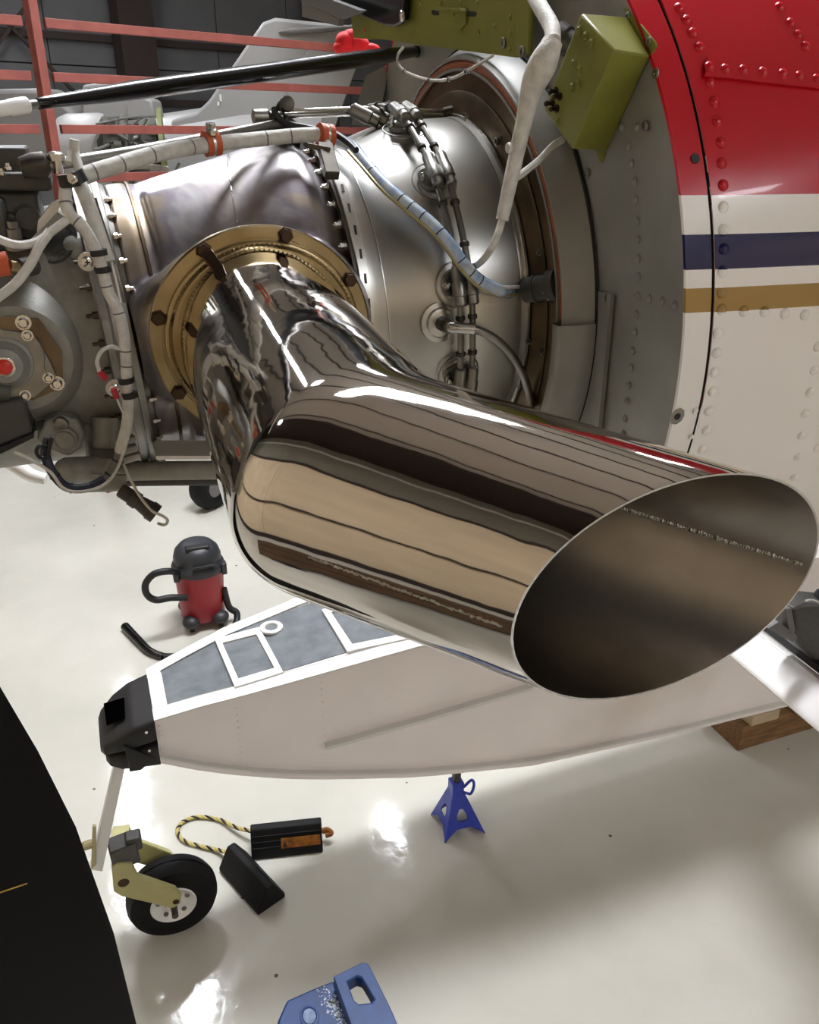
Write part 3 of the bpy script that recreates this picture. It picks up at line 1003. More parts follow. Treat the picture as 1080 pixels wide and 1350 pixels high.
for dx, dz in ((-.012, 0), (.012, -.002)):
    g = G(); g.lathe(c_ + V(dx, 0, dz), unit(V(.75, -.3, -.35)), [(-.02, .006), (-.016, .010), (.01, .010), (.012, .0085), (.022, .0085), (.024, .006)], 14); g.build('manifold_union', M['silver_dull'], en)
g = G(); g.tube(spline([on_y(585, 150, 1.22), on_y(600, 147, 1.215), on_y(625, 145, 1.2)], 5), .0085, 12); rb_ = g.build('rod_boot', M['dark_steel'], en)
g = G(); g.cyl(on_y(622, 146, 1.2), on_y(640, 146, 1.19), .018, n=16); g.build('boot_cap', M['dark_steel'], rb_)
p = on_y(650, 141, 1.15); g = G(); g.ball(p, .008, 12, 8); g.cyl(p, on_y(625, 133, 1.18), .0016, n=6); g.cyl(p, on_y(640, 148, 1.18), .0016, n=6); g.build('wire_lug', M['bright'], rb_)

# duct clamp brackets with orange clamps are with the harness below

# ------------------------------------------------------------------ nose of the aircraft: firewall and skin
fu = thing('aircraft_fuselage', 'red, white and blue striped aircraft nose skin behind a bare grey firewall', 'aircraft', tuple(E(0.9, 0, -0.5)))
S_F = 0.60
RC = 0.50
g = G()
g.lathe(E(S_F, 0, 0), ES, [(0.0, 0.30), (-0.001, RC)], 160, capped=False)
fw = g.build('firewall', M['firewall'], fu)
g = G(); g.lathe(E(S_F + .02, 0, 0), ES, [(0, 0.02), (0.001, 0.31)], 64, capped=False); g.build('firewall_recess', M['dark_steel'], fu)
# pressed rings round the engine opening
g = G(); g.lathe(E(.560, 0, 0), ES, [(0.0, .296), (0.0, .300), (.012, .300)], 160, capped=False); g.build('opening_lip', M['firewall'], fw)
th_a, th_b = R(-5), R(185)
g = G(); g.lathe(E(.569, 0, 0), ES, [(-.006, .3035), (-.003, .300), (.003, .300), (.006, .3035), (.006, .308), (-.006, .308)], 150, closed=True, x=-EA, a0=R(0), a1=R(0.1))
g = G()
g.tube([E(.567, -.304 * math.cos(t), .304 * math.sin(t)) for t in np.linspace(R(1), R(180), 90)], .0062, 12)
g.build('orange_seal', M['seal'], fw)
g = G(); g.lathe(E(.562, 0, 0), ES, [(.0, .3095), (-.003, .311), (-.003, .3135), (.0, .315), (.010, .319), (.034, .331), (.0375, .332), (.0375, .330)], 160, capped=False)
g.build('seal_ring', M['firewall'], fw, sharp=30)
g = G(); g.lathe(E(.5955, 0, 0), ES, [(0, .330), (.0, .3345), (.002, .335)], 160, capped=False); g.build('ring_gap', M['black'], fw)
# channel cap over the lower part of the ring
g = G(); g.lathe(E(.552, 0, 0), ES, [(.008, .299), (.0, .302), (-.002, .306), (-.002, .316), (.002, .322), (.03, .333), (.044, .334)], 60, a0=0, a1=R(62), x=-EA, capped=False)
ch = g.build('ring_channel', M['firewall'], fw)
if toE(np.array(ch.data.vertices[-1].co))[2] > 0:
    g2 = G(); g2.v = [tuple(E(toE(p)[0], toE(p)[1], -toE(p)[2])) for p in g.v]; g2.f = [f[::-1] for f in g.f]; g2.m = g.m
    bpy.data.objects.remove(ch); ch = g2.build('ring_channel', M['firewall'], fw)


def fwp(px, py, up=0.0):
    return on_s(px, py, S_F - up)


g = G(); g.prism([fwp(x, y) for x, y in ((772, 380), (811, 387), (793, 575), (742, 575), (765, 500), (771, 440))], -ES * .003); g.build('doubler_plate', M['firewall'], fw, bevel=.0005)
g = G(); g.prism([fwp(x, y, .003) for x, y in ((806, 387), (811, 388), (793, 575), (787, 575))], -ES * .006); g.build('doubler_lip', M['firewall'], fw)
# rivets and screws on the firewall
g = G(); g.lathe((0, 0, 0), (0, 0, 1), [(0, .0038), (.0012, .0036), (.0012, .0028), (.0024, .0018), (.0027, .0003)], 12, capped=False); rvt_f = g.mesh('rivet', M['firewall'])
g = G(); g.lathe((0, 0, 0), (0, 0, 1), [(0, .0058), (.0012, .0058), (.002, .0045), (.002, .0022), (.0005, .0018)], 14, capped=False); rvt_w = g.mesh('screw', M['silver_dull'])
for px, py in ((841, 167), (833, 216), (837, 239), (838, 263), (840, 291), (841, 316), (841, 341), (842, 365), (841, 390), (856, 394), (873, 397), (890, 402), (839, 415), (837, 438), (834, 463), (832, 485), (829, 508), (827, 529), (824, 552), (822, 572), (829, 192), (820, 168)):
    put(rvt_f, 'rivet', fw, fwp(px, py, .0008), -ES, 1.35)
for px, py in ((778, 390), (801, 394), (851, 166), (865, 97), (773, 228)):
    put(rvt_w, 'screw', fw, fwp(px, py, .0035), -ES, .9)
g = G(); g.lathe(fwp(868, 480, .0006), ES, [(0, .003), (.0004, .003)], 12); g.build('open_hole', M['black'], fw)
# fittings on the plate inside the ring
g = G(); g.prism([on_s(x, y, .585) for x, y in ((620, 150), (616, 130), (665, 118), (672, 124), (690, 190), (660, 230))], -ES * .003); ip = g.build('inlet_plate', M['firewall'], fw)
for px, py in ((593, 113), (611, 110), (660, 130), (667, 130), (706, 196), (692, 216), (712, 212), (618, 131), (586, 135)):
    put(rvt_w, 'screw', fw, on_s(px, py, .578), -ES, 1.0)
g = G(); g.prism([on_s(x, y, .580) for x, y in ((688, 205), (704, 198), (706, 206), (690, 222))], -ES * .02); g.build('small_bracket', M['silver_dull'], fw)
g = G(); p = on_s(649, 186, .572); g.lathe(p, -ES, [(-.02, .006), (0, .006), (.004, .008), (.008, .006), (.012, .004)], 12); g.build('copper_fitting', M['orange'], fw)
g = G(); g.lathe(E(.595, 0, 0), ES, [(0, .235), (-.001, .303)], 120, capped=False); g.build('inlet_bulkhead', M['firewall'], fw)
# far edge strip of the nose opening
g = G(); g.prism([on_y(x, y, 1.60) for x, y in ((463, 165), (482, 100), (515, 83), (497, 165))], V(.02, .03, 0)); g.build('edge_strip', M['firewall'], fu)
g = G(); g.prism([on_y(x, y, 1.63) for x, y in ((497, 165), (515, 83), (560, 60), (610, 110), (600, 165))], V(.02, .03, 0)); g.build('far_firewall', M['firewall'], fu)

skin_tab = [(0.598, RC), (0.64, RC + .004), (0.70, RC + .008), (0.9, .52), (1.6, .60), (3.4, .64)]
skin_r = interp(skin_tab)


def skin_piece(name, s0, s1, t0, t1, lift, m, ns=12, nt=90, thick=.002):
    g = G()
    pts = []
    g.grid(lambda u, v: Ering(s0 + (s1 - s0) * v, skin_r(s0 + (s1 - s0) * v) + lift, t0 + (t1 - t0) * u), nt, ns)
    if s0 < .61:
        g.grid(lambda u, v: Ering(s0, skin_r(s0) + lift - .004 * v, t0 + (t1 - t0) * u), nt, 1)
    return g.build(name, m, fu)


seam_s = toE(on_body(940, 330, skin_r, .001))[0]
lip = skin_piece('nose_lip', .598, seam_s - .0012, R(-53.8), R(233), .0005, M['livery'], 4)
sk = skin_piece('side_skin', seam_s + .0012, 1.7, R(-53.8), R(233), .0025, M['livery'], 26)
g = G(); g.grid(lambda u, v: Ering(seam_s - .003 + .006 * v, skin_r(seam_s) - .001, R(-50) + R(280) * u), 90, 1); g.build('seam_gap', M['black'], fu)
tl_ = skin_piece('tail_skin', 1.7, 3.4, R(-53.8), R(233), .0, M['livery'], 8)


def on_skin(px, py, lift=.003):
    return on_body(px, py, skin_r, lift)


# high wing, above the frame, that shades the floor
g = G()
wsec = [(0, .0), (.05, .07), (.25, .14), (.6, .17), (1.1, .12), (1.65, .02), (1.65, 0), (1.0, -.06), (.3, -.06), (.05, -.04)]
for sg in (-1, 1):
    y0_, y1_ = 1.21 + sg * .2, 1.21 + sg * 7.2
    g.prism([V(2.0 + x, y0_, 3.42 + z) for x, z in wsec], V(.12, y1_ - y0_, .25))
g.build('wing', M['white_paint'], fu)

# lapped band across the red panel
lap = [on_skin(x, y, .0032) for x, y in ((931, 77), (960, 78), (1000, 82), (1040, 84), (1090, 86))]
lap2 = [on_skin(x, y, .0032) for x, y in ((927, 103), (960, 105), (1000, 110), (1040, 114), (1090, 120))]
g = G(); k = len(lap); g.add(lap + lap2 + [p + normal_E(p) * .0028 for p in lap] + [p + normal_E(p) * .0028 for p in lap2],
      [(i, i + 1, k + i + 1, k + i)[::-1] for i in range(2 * k, 3 * k - 1)] + [(i, i + 1, 2 * k + i + 1, 2 * k + i) for i in range(k - 1)] + [(k + i, k + i + 1, 3 * k + i + 1, 3 * k + i)[::-1] for i in range(k - 1)] )
g.build('lap_strip', M['livery'], fu)
g = G(); g.lathe((0, 0, 0), (0, 0, 1), [(-.0005, .0062), (.0008, .0058), (.0022, .0044), (.0032, .0024), (.0035, .0003)], 16, capped=False); rvt = g.mesh('rivet', M['livery'])
g = G(); g.lathe((0, 0, 0), (0, 0, 1), [(-.0005, .0036), (.0006, .0034), (.0014, .002), (.0016, .0003)], 12, capped=False); rvt_s = g.mesh('rivet', M['livery'])
RV = [(896, 10), (906, 26), (914, 43), (923, 62), (936, 88), (957, 91), (981, 92), (1007, 95), (1033, 97), (1055, 100), (1078, 104), (937, 109), (942, 134), (946, 160), (951, 188), (952, 215), (954, 244), (954, 273), (954, 303), (955, 328), (953, 358), (952, 386), (952, 408), (981, 410), (1008, 411), (1035, 413), (1061, 415), (947, 439), (945, 465), (942, 491), (940, 516), (935, 542), (932, 567), (927, 592), (1078, 457), (1074, 488), (1068, 517), (1062, 545), (1057, 574), (1052, 602), (1047, 629), (1029, 9), (1043, 30), (1053, 46), (1063, 61), (1078, 591)]
for px, py in RV:
    p = on_skin(px, py, .0058 if 85 < py < 106 and px > 930 else .0026)
    put(rvt, 'rivet', fu, p, normal_E(p), 1)
for px, py in ((918, 542), (912, 576)):
    p = on_skin(px, py, .0026)
    put(rvt_s, 'rivet', fu, p, normal_E(p), .9)
p = on_skin(917, 209, .001); g = G(); g.lathe(p, normal_E(p), [(0, .0052), (.0004, .0052)], 18); g.build('fastener_hole', M['black'], fu)
p = on_skin(893, 549, .001); g = G(); g.lathe(p, normal_E(p), [(0, .0105), (.0004, .0095)], 9); sp = g.build('bare_patch', M['silver_dull'], fu)
g = G(); g.lathe(p + normal_E(p) * .0005, normal_E(p), [(0, .0042), (.0004, .0042)], 12); g.build('patch_hole', M['black'], sp)

# ------------------------------------------------------------------ olive boxes on the firewall
def boxed(front, depth_vec, taper=1.0):
    return front, [p + depth_vec for p in front]


jb = thing('junction_box', 'olive green metal junction box tilted on the firewall beside the red skin', 'equipment box', tuple(fwp(800, 110)))
DJ = .055
Fq = [fwp(x, y, DJ) for x, y in ((766, 17), (811, 66), (754, 197), (717, 145))]
# second side leans down to the firewall
Bq = [fwp(803, 7, .002), fwp(857, 72, .002), fwp(800, 200, .002), fwp(722, 150, .002)]
Bq[0] = fwp(829, 22, .001); Bq[1] = fwp(858, 74, .001); Bq[2] = fwp(801, 199, .001); Bq[3] = fwp(735, 150, .001)
g = G(); g.add(Fq + Bq, [(0, 1, 2, 3), (0, 4, 5, 1), (1, 5, 6, 2), (2, 6, 7, 3), (3, 7, 4, 0), (4, 7, 6, 5)])
for i, f in enumerate(list(g.f)):
    P = [np.array(g.v[k]) for k in f]; nn = np.cross(P[1] - P[0], P[2] - P[0]); cm = sum(np.array(v) for v in g.v) / 8
    if nn @ (sum(P) / 4 - cm) < 0:
        g.f[i] = f[::-1]
g.build('box_body', M['olive'], jb, bevel=.0022)
g = G(); g.prism([fwp(x, y) for x, y in ((824, 10), (830, 12), (866, 56), (867, 62), (858, 75), (849, 72))], -ES * .002); tab = g.build('mounting_tab', M['olive'], jb)
g = G(); g.prism([fwp(x, y) for x, y in ((787, 198), (801, 199), (796, 214), (793, 214))], -ES * .002); tab2 = g.build('mounting_tab', M['olive'], jb)
for px, py in ((828, 22), (856, 55)):
    put(rvt_w, 'tab_screw', tab, fwp(px, py, .002), -ES, .8)
g = G(); g.lathe((0, 0, 0), (0, 0, 1), [(0, .0040), (.0008, .0038), (.001, .003), (.0022, .0022), (.0024, .0004)], 12, capped=False); rvt_o = g.mesh('box_rivet', M['olive'])
for px, py in ((764, 40), (772, 48), (780, 57), (757, 84), (764, 93), (763, 112), (755, 115), (736, 162)):
    put(rvt_o, 'box_rivet', jb, fwp(px, py, DJ), -ES, 1.3)
g = G(); g.cyl((0, 0, 0), (0, 0, .002), .0038, n=8); g.cyl((0, 0, .002), (0, 0, .006), .002, n=8); g.ball((0, 0, .007), .0028, 8, 6); tsc = g.mesh('terminal_screw', M['bolt_brown'])
for px, py in ((734, 120), (739, 127), (729, 136), (735, 143)):
    put(tsc, 'terminal_screw', jb, fwp(px, py, DJ), -ES, 1.15)
g = G(); g.lathe(fwp(757, 62, .03), unit(V(-.3, .5, .3)), [(-.01, .014), (.012, .014), (.013, .016), (.026, .016), (.027, .012)], 20); g.build('cable_socket', M['cast_dark'], jb)

mb = thing('mount_bracket', 'wide olive green riveted bracket plate with a slotted clip, at the top', 'bracket', tuple(fwp(620, 30)))
OB = .035


def bp(px, py, up=0.0):
    return on_s(px, py, S_F - OB - up)


g = G(); g.prism([bp(x, y) for x, y in ((488, -60), (700, -60), (699, 73), (681, 76), (560, 60), (492, 50), (486, 38))], ES * .004); mbody = g.build('bracket_plate', M['olive'], mb)
g = G(); g.prism([bp(x, y, .001) for x, y in ((688, -60), (702, -60), (701, 70), (690, 75), (686, 70))], -ES * .006); g.build('bracket_lip', M['olive'], mb, bevel=.001)
g = G(); g.prism([bp(x, y, -.003) for x, y in ((463, 22), (486, 14), (488, 42), (492, 52), (466, 50))], ES * .03); g.build('bracket_ear', M['olive'], mb)
g = G(); g.prism([bp(x, y, .0) for x, y in ((569, 15), (571, 13), (627, 15), (629, 18), (627, 22), (571, 20))], -ES * .0006); g.build('bracket_slot', M['black'], mb)
g = G(); g.prism([bp(x, y, .0005) for x, y in ((581, 12), (612, 12), (616, 17), (616, 32), (610, 38), (584, 38))], -ES * .003); clip = g.build('slot_clip', M['olive'], mb)
g = G(); g.prism([bp(x, y, .003) for x, y in ((580, 10), (614, 11), (616, 15), (581, 14))], -ES * .008); g.build('clip_flange', M['olive'], clip)
for px, py, k in ((556, 1, 1.8), (582, 4, 1), (607, 4, 1), (630, 4, 1), (652, 35, 1), (631, 42, 1), (609, 42, 1), (673, 23, 1), (673, 45, 1), (672, 65, 1), (682, 58, .8), (599, 21, 1), (501, 32, .9)):
    put(rvt_o, 'box_rivet', mb, bp(px, py, .0 if px != 599 else .003), -ES, k)
for px, py in ((664, 57), (689, 68)):
    put(rvt_w, 'bracket_screw', mb, bp(px, py, .001 if px < 680 else .007), -ES, 1.1)
g = G(); g.lathe(on_s(481, 40, S_F - OB - .004), -ES, [(0, .0035), (.001, .003)], 10); g.build('red_mark', M['red'], mb)

lv = thing('engine_lifting_arm', 'black flat arm with a round steel bolt, in front of the olive bracket', 'arm', tuple(bp(520, 0, .01)))
g = G(); g.prism([bp(x, y, .004) for x, y in ((380, -70), (545, -70), (540, 25), (536, 31), (528, 35), (515, 33), (470, 15), (430, 0), (395, -20))], -ES * .012); g.build('arm_plate', M['black_gloss'], lv, bevel=.003)
g = G(); g.lathe(bp(531, 21, .016), -ES, [(0, .0085), (.002, .0083), (.004, .006), (.005, .003)], 20); g.build('arm_bolt', M['bright'], lv)
g = G(); g.lathe(bp(531, 21, .0208), -ES, [(0, .0022), (.0006, .0022)], 4); g.build('bolt_socket', M['black'], lv)
M['strip_grey'] = mat('strip_grey', (92, 91, 88), .7)
gs = thing('grey_seal_strip', 'grey flexible strip hanging left of the black arm at the top edge', 'strip', tuple(bp(430, 10)))
g = G(); g.prism([on_s(x, y, .515) for x, y in ((392, -8), (405, -12), (475, 14), (470, 17), (448, 25), (398, 3))], ES * .012); g.build('strip_face', M['strip_grey'], gs); g = G(); g.prism([on_s(x, y, .517) for x, y in ((398, 3), (447, 25), (446, 34), (398, 22))], ES * .01); g.build('strip_web', M['bg_grey'], gs)

# black tapered brace over the engine
br = thing('brace_tube', 'long black tapered brace tube running above the engine from left to right', 'strut', tuple(on_y(300, 100, 1.15)))
a_, b_ = on_y(48, 137, .93), on_s(549, 68, S_F - OB + .03)
D_ = unit(b_ - a_)
L_ = np.linalg.norm(b_ - a_)
g = G(); g.lathe(a_, D_, [(0, .004), (.002, .0052), (.02, .0055), (.07, .0075), (.13, .0095), (.2, .0102), (L_ - .2, .0112), (L_ - .10, .011), (L_ - .03, .0085), (L_, .0075)], 28); g.build('tube_body', M['black_gloss'], br)
g = G(); g.cyl(a_ - D_ * .012, a_ + D_ * .001, .0038, n=12); g.build('threaded_end', M['silver_dull'], br)
g = G(); g.lathe(a_ - D_ * .10, D_, [(-.06, .0066), (.068, .0066), (.07, .0074), (.088, .0074), (.089, .005)], 24); g.build('white_sleeve', M['white_paint'], br)
g = G(); g.lathe(b_ - D_ * .002, D_, [(0, .009), (.004, .009), (.006, .006), (.02, .006)], 18); g.build('end_ferrule', M['black'], br)
g = G(); p = a_ + D_ * .022; g.lathe(p - V(0, .0048, 0), (0, -1, 0), [(0, .0022), (.0014, .0014)], 10); g.build('tube_rivet', M['bright'], br)

rc = thing('red_cover', 'crumpled red cloth cover tucked behind the left end of the olive bracket', 'cover', tuple(on_y(455, 55, 1.9)))
g = G()
for px, py, r_, sq in ((456, 55, .030, .8), (470, 58, .032, .7), (453, 63, .030, .6), (488, 63, .024, .45), (463, 50, .026, .8)):
    c_ = on_y(px, py, 1.9)
    g.grid(lambda u, v, c_=c_, r_=r_, sq=sq: c_ + V(math.sin(math.pi * v) * math.cos(2 * math.pi * u), math.sin(math.pi * v) * math.sin(2 * math.pi * u), math.cos(math.pi * v) * sq) * r_ * .8 * (1 + .09 * math.sin(math.pi * v) * math.sin(3 * u * 6.2832 + 5 * v)), 18, 12, wrapu=True)
g.build('cloth', M['red_cloth'], rc)


# ------------------------------------------------------------------ wiring
def cable(t, name, pts, r, m, n=10, k=8):
    g = G(); g.tube(spline(pts, k), r, n); return g.build(name, m, t)


def bands(t, name, pts, r, m, fr, w=.0025):
    P = spline(pts, 12)
    for f in fr:
        i = int(f * (len(P) - 2)); d = unit(P[i + 1] - P[i])
        g = G(); g.lathe(P[i], d, [(-w, r * .98), (-w, r), (w, r), (w, r * .98)], 14, capped=False); g.build(name, m, t)


def clampm(t, p, axis, r, m, foot):
    g = G()
    for o_ in (-.0052, .0052):
        g.lathe(np.asarray(p) + unit(axis) * o_, axis, [(-.0034, r * .9), (-.0034, r * 1.5), (.0034, r * 1.5), (.0034, r * .9)], 20)
    c = g.build('clamp_cushion', m, t)
    g = G(); g.lathe(p, axis, [(-.0028, r), (-.0028, r * 1.42), (.0028, r * 1.42), (.0028, r)], 20)
    if foot is not None:
        g.bar(np.asarray(p) + unit(foot) * r, np.asarray(p) + unit(foot) * (r * 1.5 + .008), .006, .010, up=axis)
    g.build('clamp_strap', M['silver'], c)
    return c


def yl(l):
    return [on_y(x, y, w) for x, y, w in l]


# main white harness along the top of the engine
h1 = thing('top_wiring_harness', 'white sleeved wiring harness running along the top of the engine with orange clamps', 'cable', tuple(on_y(280, 190, 1.08)))
p1 = yl([(106, 233, .985), (150, 219, 1.0), (210, 202, 1.03), (280, 190, 1.07), (345, 183, 1.10), (400, 178, 1.10), (432, 178, 1.09)])
cable(h1, 'white_sleeve', p1, .0088, M['white_sleeve'], 14)
bands(h1, 'lacing_tie', p1, .0091, M['bg_grey'], (.08, .2, .32, .45, .7, .8), .0009)
c = clampm(h1, on_y(279, 189, 1.07), V(1, .2, .1), .0095, M['orange'], (0, -.2, 1)); put(nut, 'clamp_screw', c, on_y(280, 177, 1.06), (0, -.3, 1), 1.3)
c = clampm(h1, on_y(429, 179, 1.09), V(1, .2, -.1), .0095, M['orange'], (0, -.2, -1)); put(nut, 'clamp_screw', c, on_y(430, 192, 1.07), (0, -.9, .3), 1.3)
cable(h1, 'black_lead', yl([(415, 171, 1.1), (440, 176, 1.09), (458, 187, 1.07), (470, 198, 1.05)]), .0042, M['black'])
g = G(); g.bar(on_y(428, 192, 1.06), on_y(438, 232, 1.02), .012, .018, up=V(1, 0, 0)); g.bar(on_y(405, 192, 1.06), on_y(436, 198, 1.05), .006, .014, up=V(0, -1, 0)); g.build('clamp_bracket', M['dark_steel'], h1, bevel=.001)
# blue wrapped section down the case to the plug
h2 = thing('blue_wrapped_cable', 'cable in pale blue wrap curving down the silver case to a dark plug', 'cable', tuple(on_body(560, 290, gas_r, .03)))
wr = [(436, 182, .022), (462, 193, .024), (484, 218, .026), (510, 247, .034), (540, 272, .040), (570, 297, .046), (592, 322, .048), (612, 350, .046), (632, 370, .040), (655, 382, .034)]
p2 = [on_body(x, y, gas_r, l) for x, y, l in wr] + [on_s(676, 386, .535), on_s(695, 382, .548)]
cable(h2, 'wrapped_wires', p2, .0082, M['clear_sleeve'], 14)
bands(h2, 'dark_band', p2, .0085, M['black'], (.22, .34, .38, .42, .5, .62, .68, .74, .88), .0008)
cable(h2, 'white_wire', [on_body(x, y - 4, gas_r, l + .005) for x, y, l in wr[2:]] + [on_s(690, 378, .545)], .0026, M['white_sleeve'], 8)
cable(h2, 'tan_wire', [on_body(x - 3, y + 6, gas_r, l + .004) for x, y, l in wr[1:]] + [on_s(690, 388, .545)], .0024, M['bronze'], 8)
a_, b_ = on_s(690, 384, .545), on_s(737, 375, .572)
D_ = unit(b_ - a_); L_ = np.linalg.norm(b_ - a_)
g = G(); g.lathe(a_, D_, [(0, .010), (.004, .0155), (L_ * .35, .017), (L_ * .36, .019), (L_ * .42, .019), (L_ * .43, .017), (L_ * .75, .0175), (L_ * .76, .0205), (L_, .0205)], 28); pg = g.build('plug', M['cast_dark'], h2)
g = G(); q1 = [a_ + D_ * (L_ * t) + (V(0, 0, 1) * math.cos(3.2 * t + .2) - V(.3, 1, 0) * math.sin(3.2 * t + .2)) * .0212 for t in np.linspace(0.05, .95, 14)]; g.tube(q1, .0009, 6); g.build('lock_wire', M['bright'], pg)

# white lead down from the top right
h3 = thing('upper_white_cable', 'thick white taped cable hanging from the top past the olive box', 'cable', tuple(on_s(690, 170, .48)))
up = [(690, -30, .55), (712, 8, .53), (727, 35, .52), (729, 55, .51), (718, 80, .50), (702, 115, .495), (691, 160, .49), (682, 200, .485), (672, 245, .475), (662, 290, .465)]
p3 = [on_s(x, y, s) for x, y, s in up]
g = G(); g.tube(spline(p3[:4], 8), .0085, 12); g.build('white_cable', M['white_sleeve'], h3)
g = G(); g.tube(spline(p3[3:], 8), lambda t: .0080 + .0055 * math.exp(-((t - .22) / .16) ** 2) + .0018 * (1 - t) - .003 * max(0, t - .75), 14); g.build('taped_joint', M['white_sleeve'], h3)
cable(h3, 'thin_lead', p3[-1:] + [on_s(655, 312, .455), on_s(643, 335, .45), on_body(628, 350, gas_r, .02), on_body(612, 352, gas_r, .014)], .0042, M['white_sleeve'])
cable(h3, 'branch_wire', [on_s(676, 237, .482), on_s(690, 228, .50), on_s(712, 210, .53), on_s(728, 193, .55), on_s(742, 184, .565)], .0042, M['white_sleeve'])
g = G(); p = on_s(672, 195, .468); g.lathe(p, -ES, [(0, .006), (.003, .005)], 12); g.build('tape_end', M['white_sleeve'], h3)
h4 = thing('drooping_white_wire', 'thin white wire with black ties drooping below the olive bracket', 'cable', tuple(on_s(570, 100, .5)))
p4 = [on_s(x, y, .5) for x, y in ((532, 62), (525, 72), (525, 84), (536, 95), (560, 104), (580, 106), (600, 102), (622, 90), (650, 73))]
cable(h4, 'white_wire', p4, .0019, M['white_sleeve'], 8)
bands(h4, 'black_tie', p4, .0034, M['black'], (.37, .55, .72, .86), .0022)

# left harness down the gearbox
h5 = thing('left_wiring_harness', 'white sleeved wiring harness hanging down the grey gearbox casing', 'cable', tuple(on_y(130, 330, .98)))
lf = [(88, 236, .96), (86, 262, .95), (92, 282, .945), (110, 300, .94), (124, 325, .94), (134, 352, .94), (143, 385, .94), (156, 410, .94), (163, 440, .94), (166, 470, .94), (167, 500, .94), (169, 530, .945), (167, 560, .95), (158, 595, .96)]
p5 = yl(lf)
cable(h5, 'white_sleeve', p5, .0062, M['white_sleeve'], 12)
bands(h5, 'lacing_tie', p5, .0065, M['bg_grey'], (.1, .2, .45, .55, .68, .73, .78), .0008)
cable(h5, 'second_sleeve', yl([(104, 240, .975), (114, 262, .97), (124, 290, .965), (134, 320, .96), (143, 345, .955)]), .0075, M['white_sleeve'], 12)
cable(h5, 'flat_conduit', yl([(120, 262, .98), (138, 320, .975), (150, 365, .97), (158, 400, .965)]), .006, M['silver_dull'], 12)
cable(h5, 'upper_tail', yl([(108, 236, .98), (102, 215, .99), (98, 200, 1.0), (99, 184, 1.0)]), .0052, M['white_sleeve'], 12)
cable(h5, 'upper_branch', yl([(90, 215, .99), (97, 198, 1.0), (100, 186, 1.0)]), .004, M['white_sleeve'])
cable(h5, 'side_branch', yl([(93, 286, .945), (72, 302, .94), (50, 318, .935), (25, 323, .93), (0, 316, .93), (-30, 300, .93)]), .0042, M['white_sleeve'])
cable(h5, 'lower_branch', yl([(66, 305, .94), (52, 325, .93), (40, 348, .925), (22, 372, .92), (0, 390, .92), (-30, 410, .92)]), .0048, M['white_sleeve'])
cable(h5, 'rear_wire', yl([(118, 231, 1.02), (160, 221, 1.04), (192, 219, 1.05), (220, 223, 1.08)]), .0036, M['white_sleeve'])
for px, py, ax in ((91, 238, V(-.1, 0, 1)), (100, 235, V(-.4, 0, 1))):
    p = on_y(px, py, .955); g = G(); g.lathe(p, ax, [(-.006, .006), (-.006, .0105), (.006, .0105), (.006, .006)], 18); g.build('black_clamp', M['black'], h5)
p = on_y(98, 236, .95); put(nut, 'clamp_screw', h5, p, (-.3, -1, .2), 1.4)
for px, py in ((133, 344), (169, 511)):
    p = on_y(px, py, .94); g = G()
    for o_ in (-.0085, .0085):
        g.lathe(p + V(.1, 0, -1) * o_, V(.1, 0, -1), [(-.003, .006), (-.003, .0088), (.003, .0088), (.003, .006)], 18)
    cb = g.build('black_clamp', M['black'], h5)
    g = G(); q_ = on_y(px - 18, py + 1, .945); g.lathe(q_ + V(0, .002, 0), (0, -1, 0), [(0, .0095), (.003, .0095)], 22); g.bar(q_, p + V(0, .004, 0), .002, .012, up=(0, 0, 1)); g.build('clamp_tab', M['silver'], cb)
    g = G(); g.lathe(q_, (0, -1, 0), [(0, .0062), (.0035, .0058), (.0045, .004)], 18)
    g.build('clamp_screw', M['bright'], cb)
    g = G(); g.box(q_ - V(0, .0048, 0), (.005, .001, .0012)); g.box(q_ - V(0, .0048, 0), (.0012, .001, .005)); g.build('screw_cross', M['black'], cb)
# ground strap with red terminals
gw = thing('bonding_wire', 'short looped bonding wire with two red terminals beside the harness', 'wire', tuple(on_y(140, 480, .93)))
cable(gw, 'white_wire', yl([(158, 460, .94), (146, 457, .935), (134, 463, .93), (128, 476, .93), (131, 490, .93)]), .0022, M['white_sleeve'], 8)
g = G(); g.cyl(on_y(131, 490, .93), on_y(140, 500, .93), .0034, n=12); g.build('red_terminal', M['crimson'], gw)
g = G(); g.cyl(on_y(150, 512, .93), on_y(154, 525, .93), .0034, n=12); g.build('red_terminal', M['crimson'], gw)
cable(gw, 'tail_wire', yl([(154, 525, .93), (158, 535, .935), (163, 545, .94)]), .0014, M['white_sleeve'], 6)
# lower bundle and the loose dark connector
h6 = thing('lower_wiring_loop', 'dark wrapped wiring loop drooping under the gearbox with a white wire', 'cable', tuple(on_y(110, 640, .97)))
p6 = yl([(160, 590, .96), (152, 612, .96), (138, 632, .955), (115, 643, .95), (88, 642, .95), (70, 624, .95), (60, 600, .955), (64, 578, .96)])
cable(h6, 'blue_grey_sleeve', p6[:4], .0052, M['bg_grey'], 10)
cable(h6, 'dark_sleeve', p6[2:], .0056, mat('navy_wrap', (34, 36, 56), .5), 12)
cable(h6, 'white_wire', yl([(168, 570, .955), (158, 610, .95), (140, 637, .945), (110, 648, .94), (84, 644, .94), (66, 622, .945), (40, 606, .95), (20, 596, .96)]), .0018, M['white_sleeve'], 8)
bands(h6, 'black_tie', p6, .0062, M['black'], (.12, .25, .4, .55, .7), .001)
g = G(); g.tube(spline(yl([(64, 590, .95), (52, 588, .945), (48, 596, .945), (54, 604, .945), (64, 600, .95)]), 6), .0022, 8); g.bar(on_y(62, 604, .95), on_y(68, 575, .95), .004, .010, up=(0, -1, 0)); g.build('cable_tie', M['black'], h6)
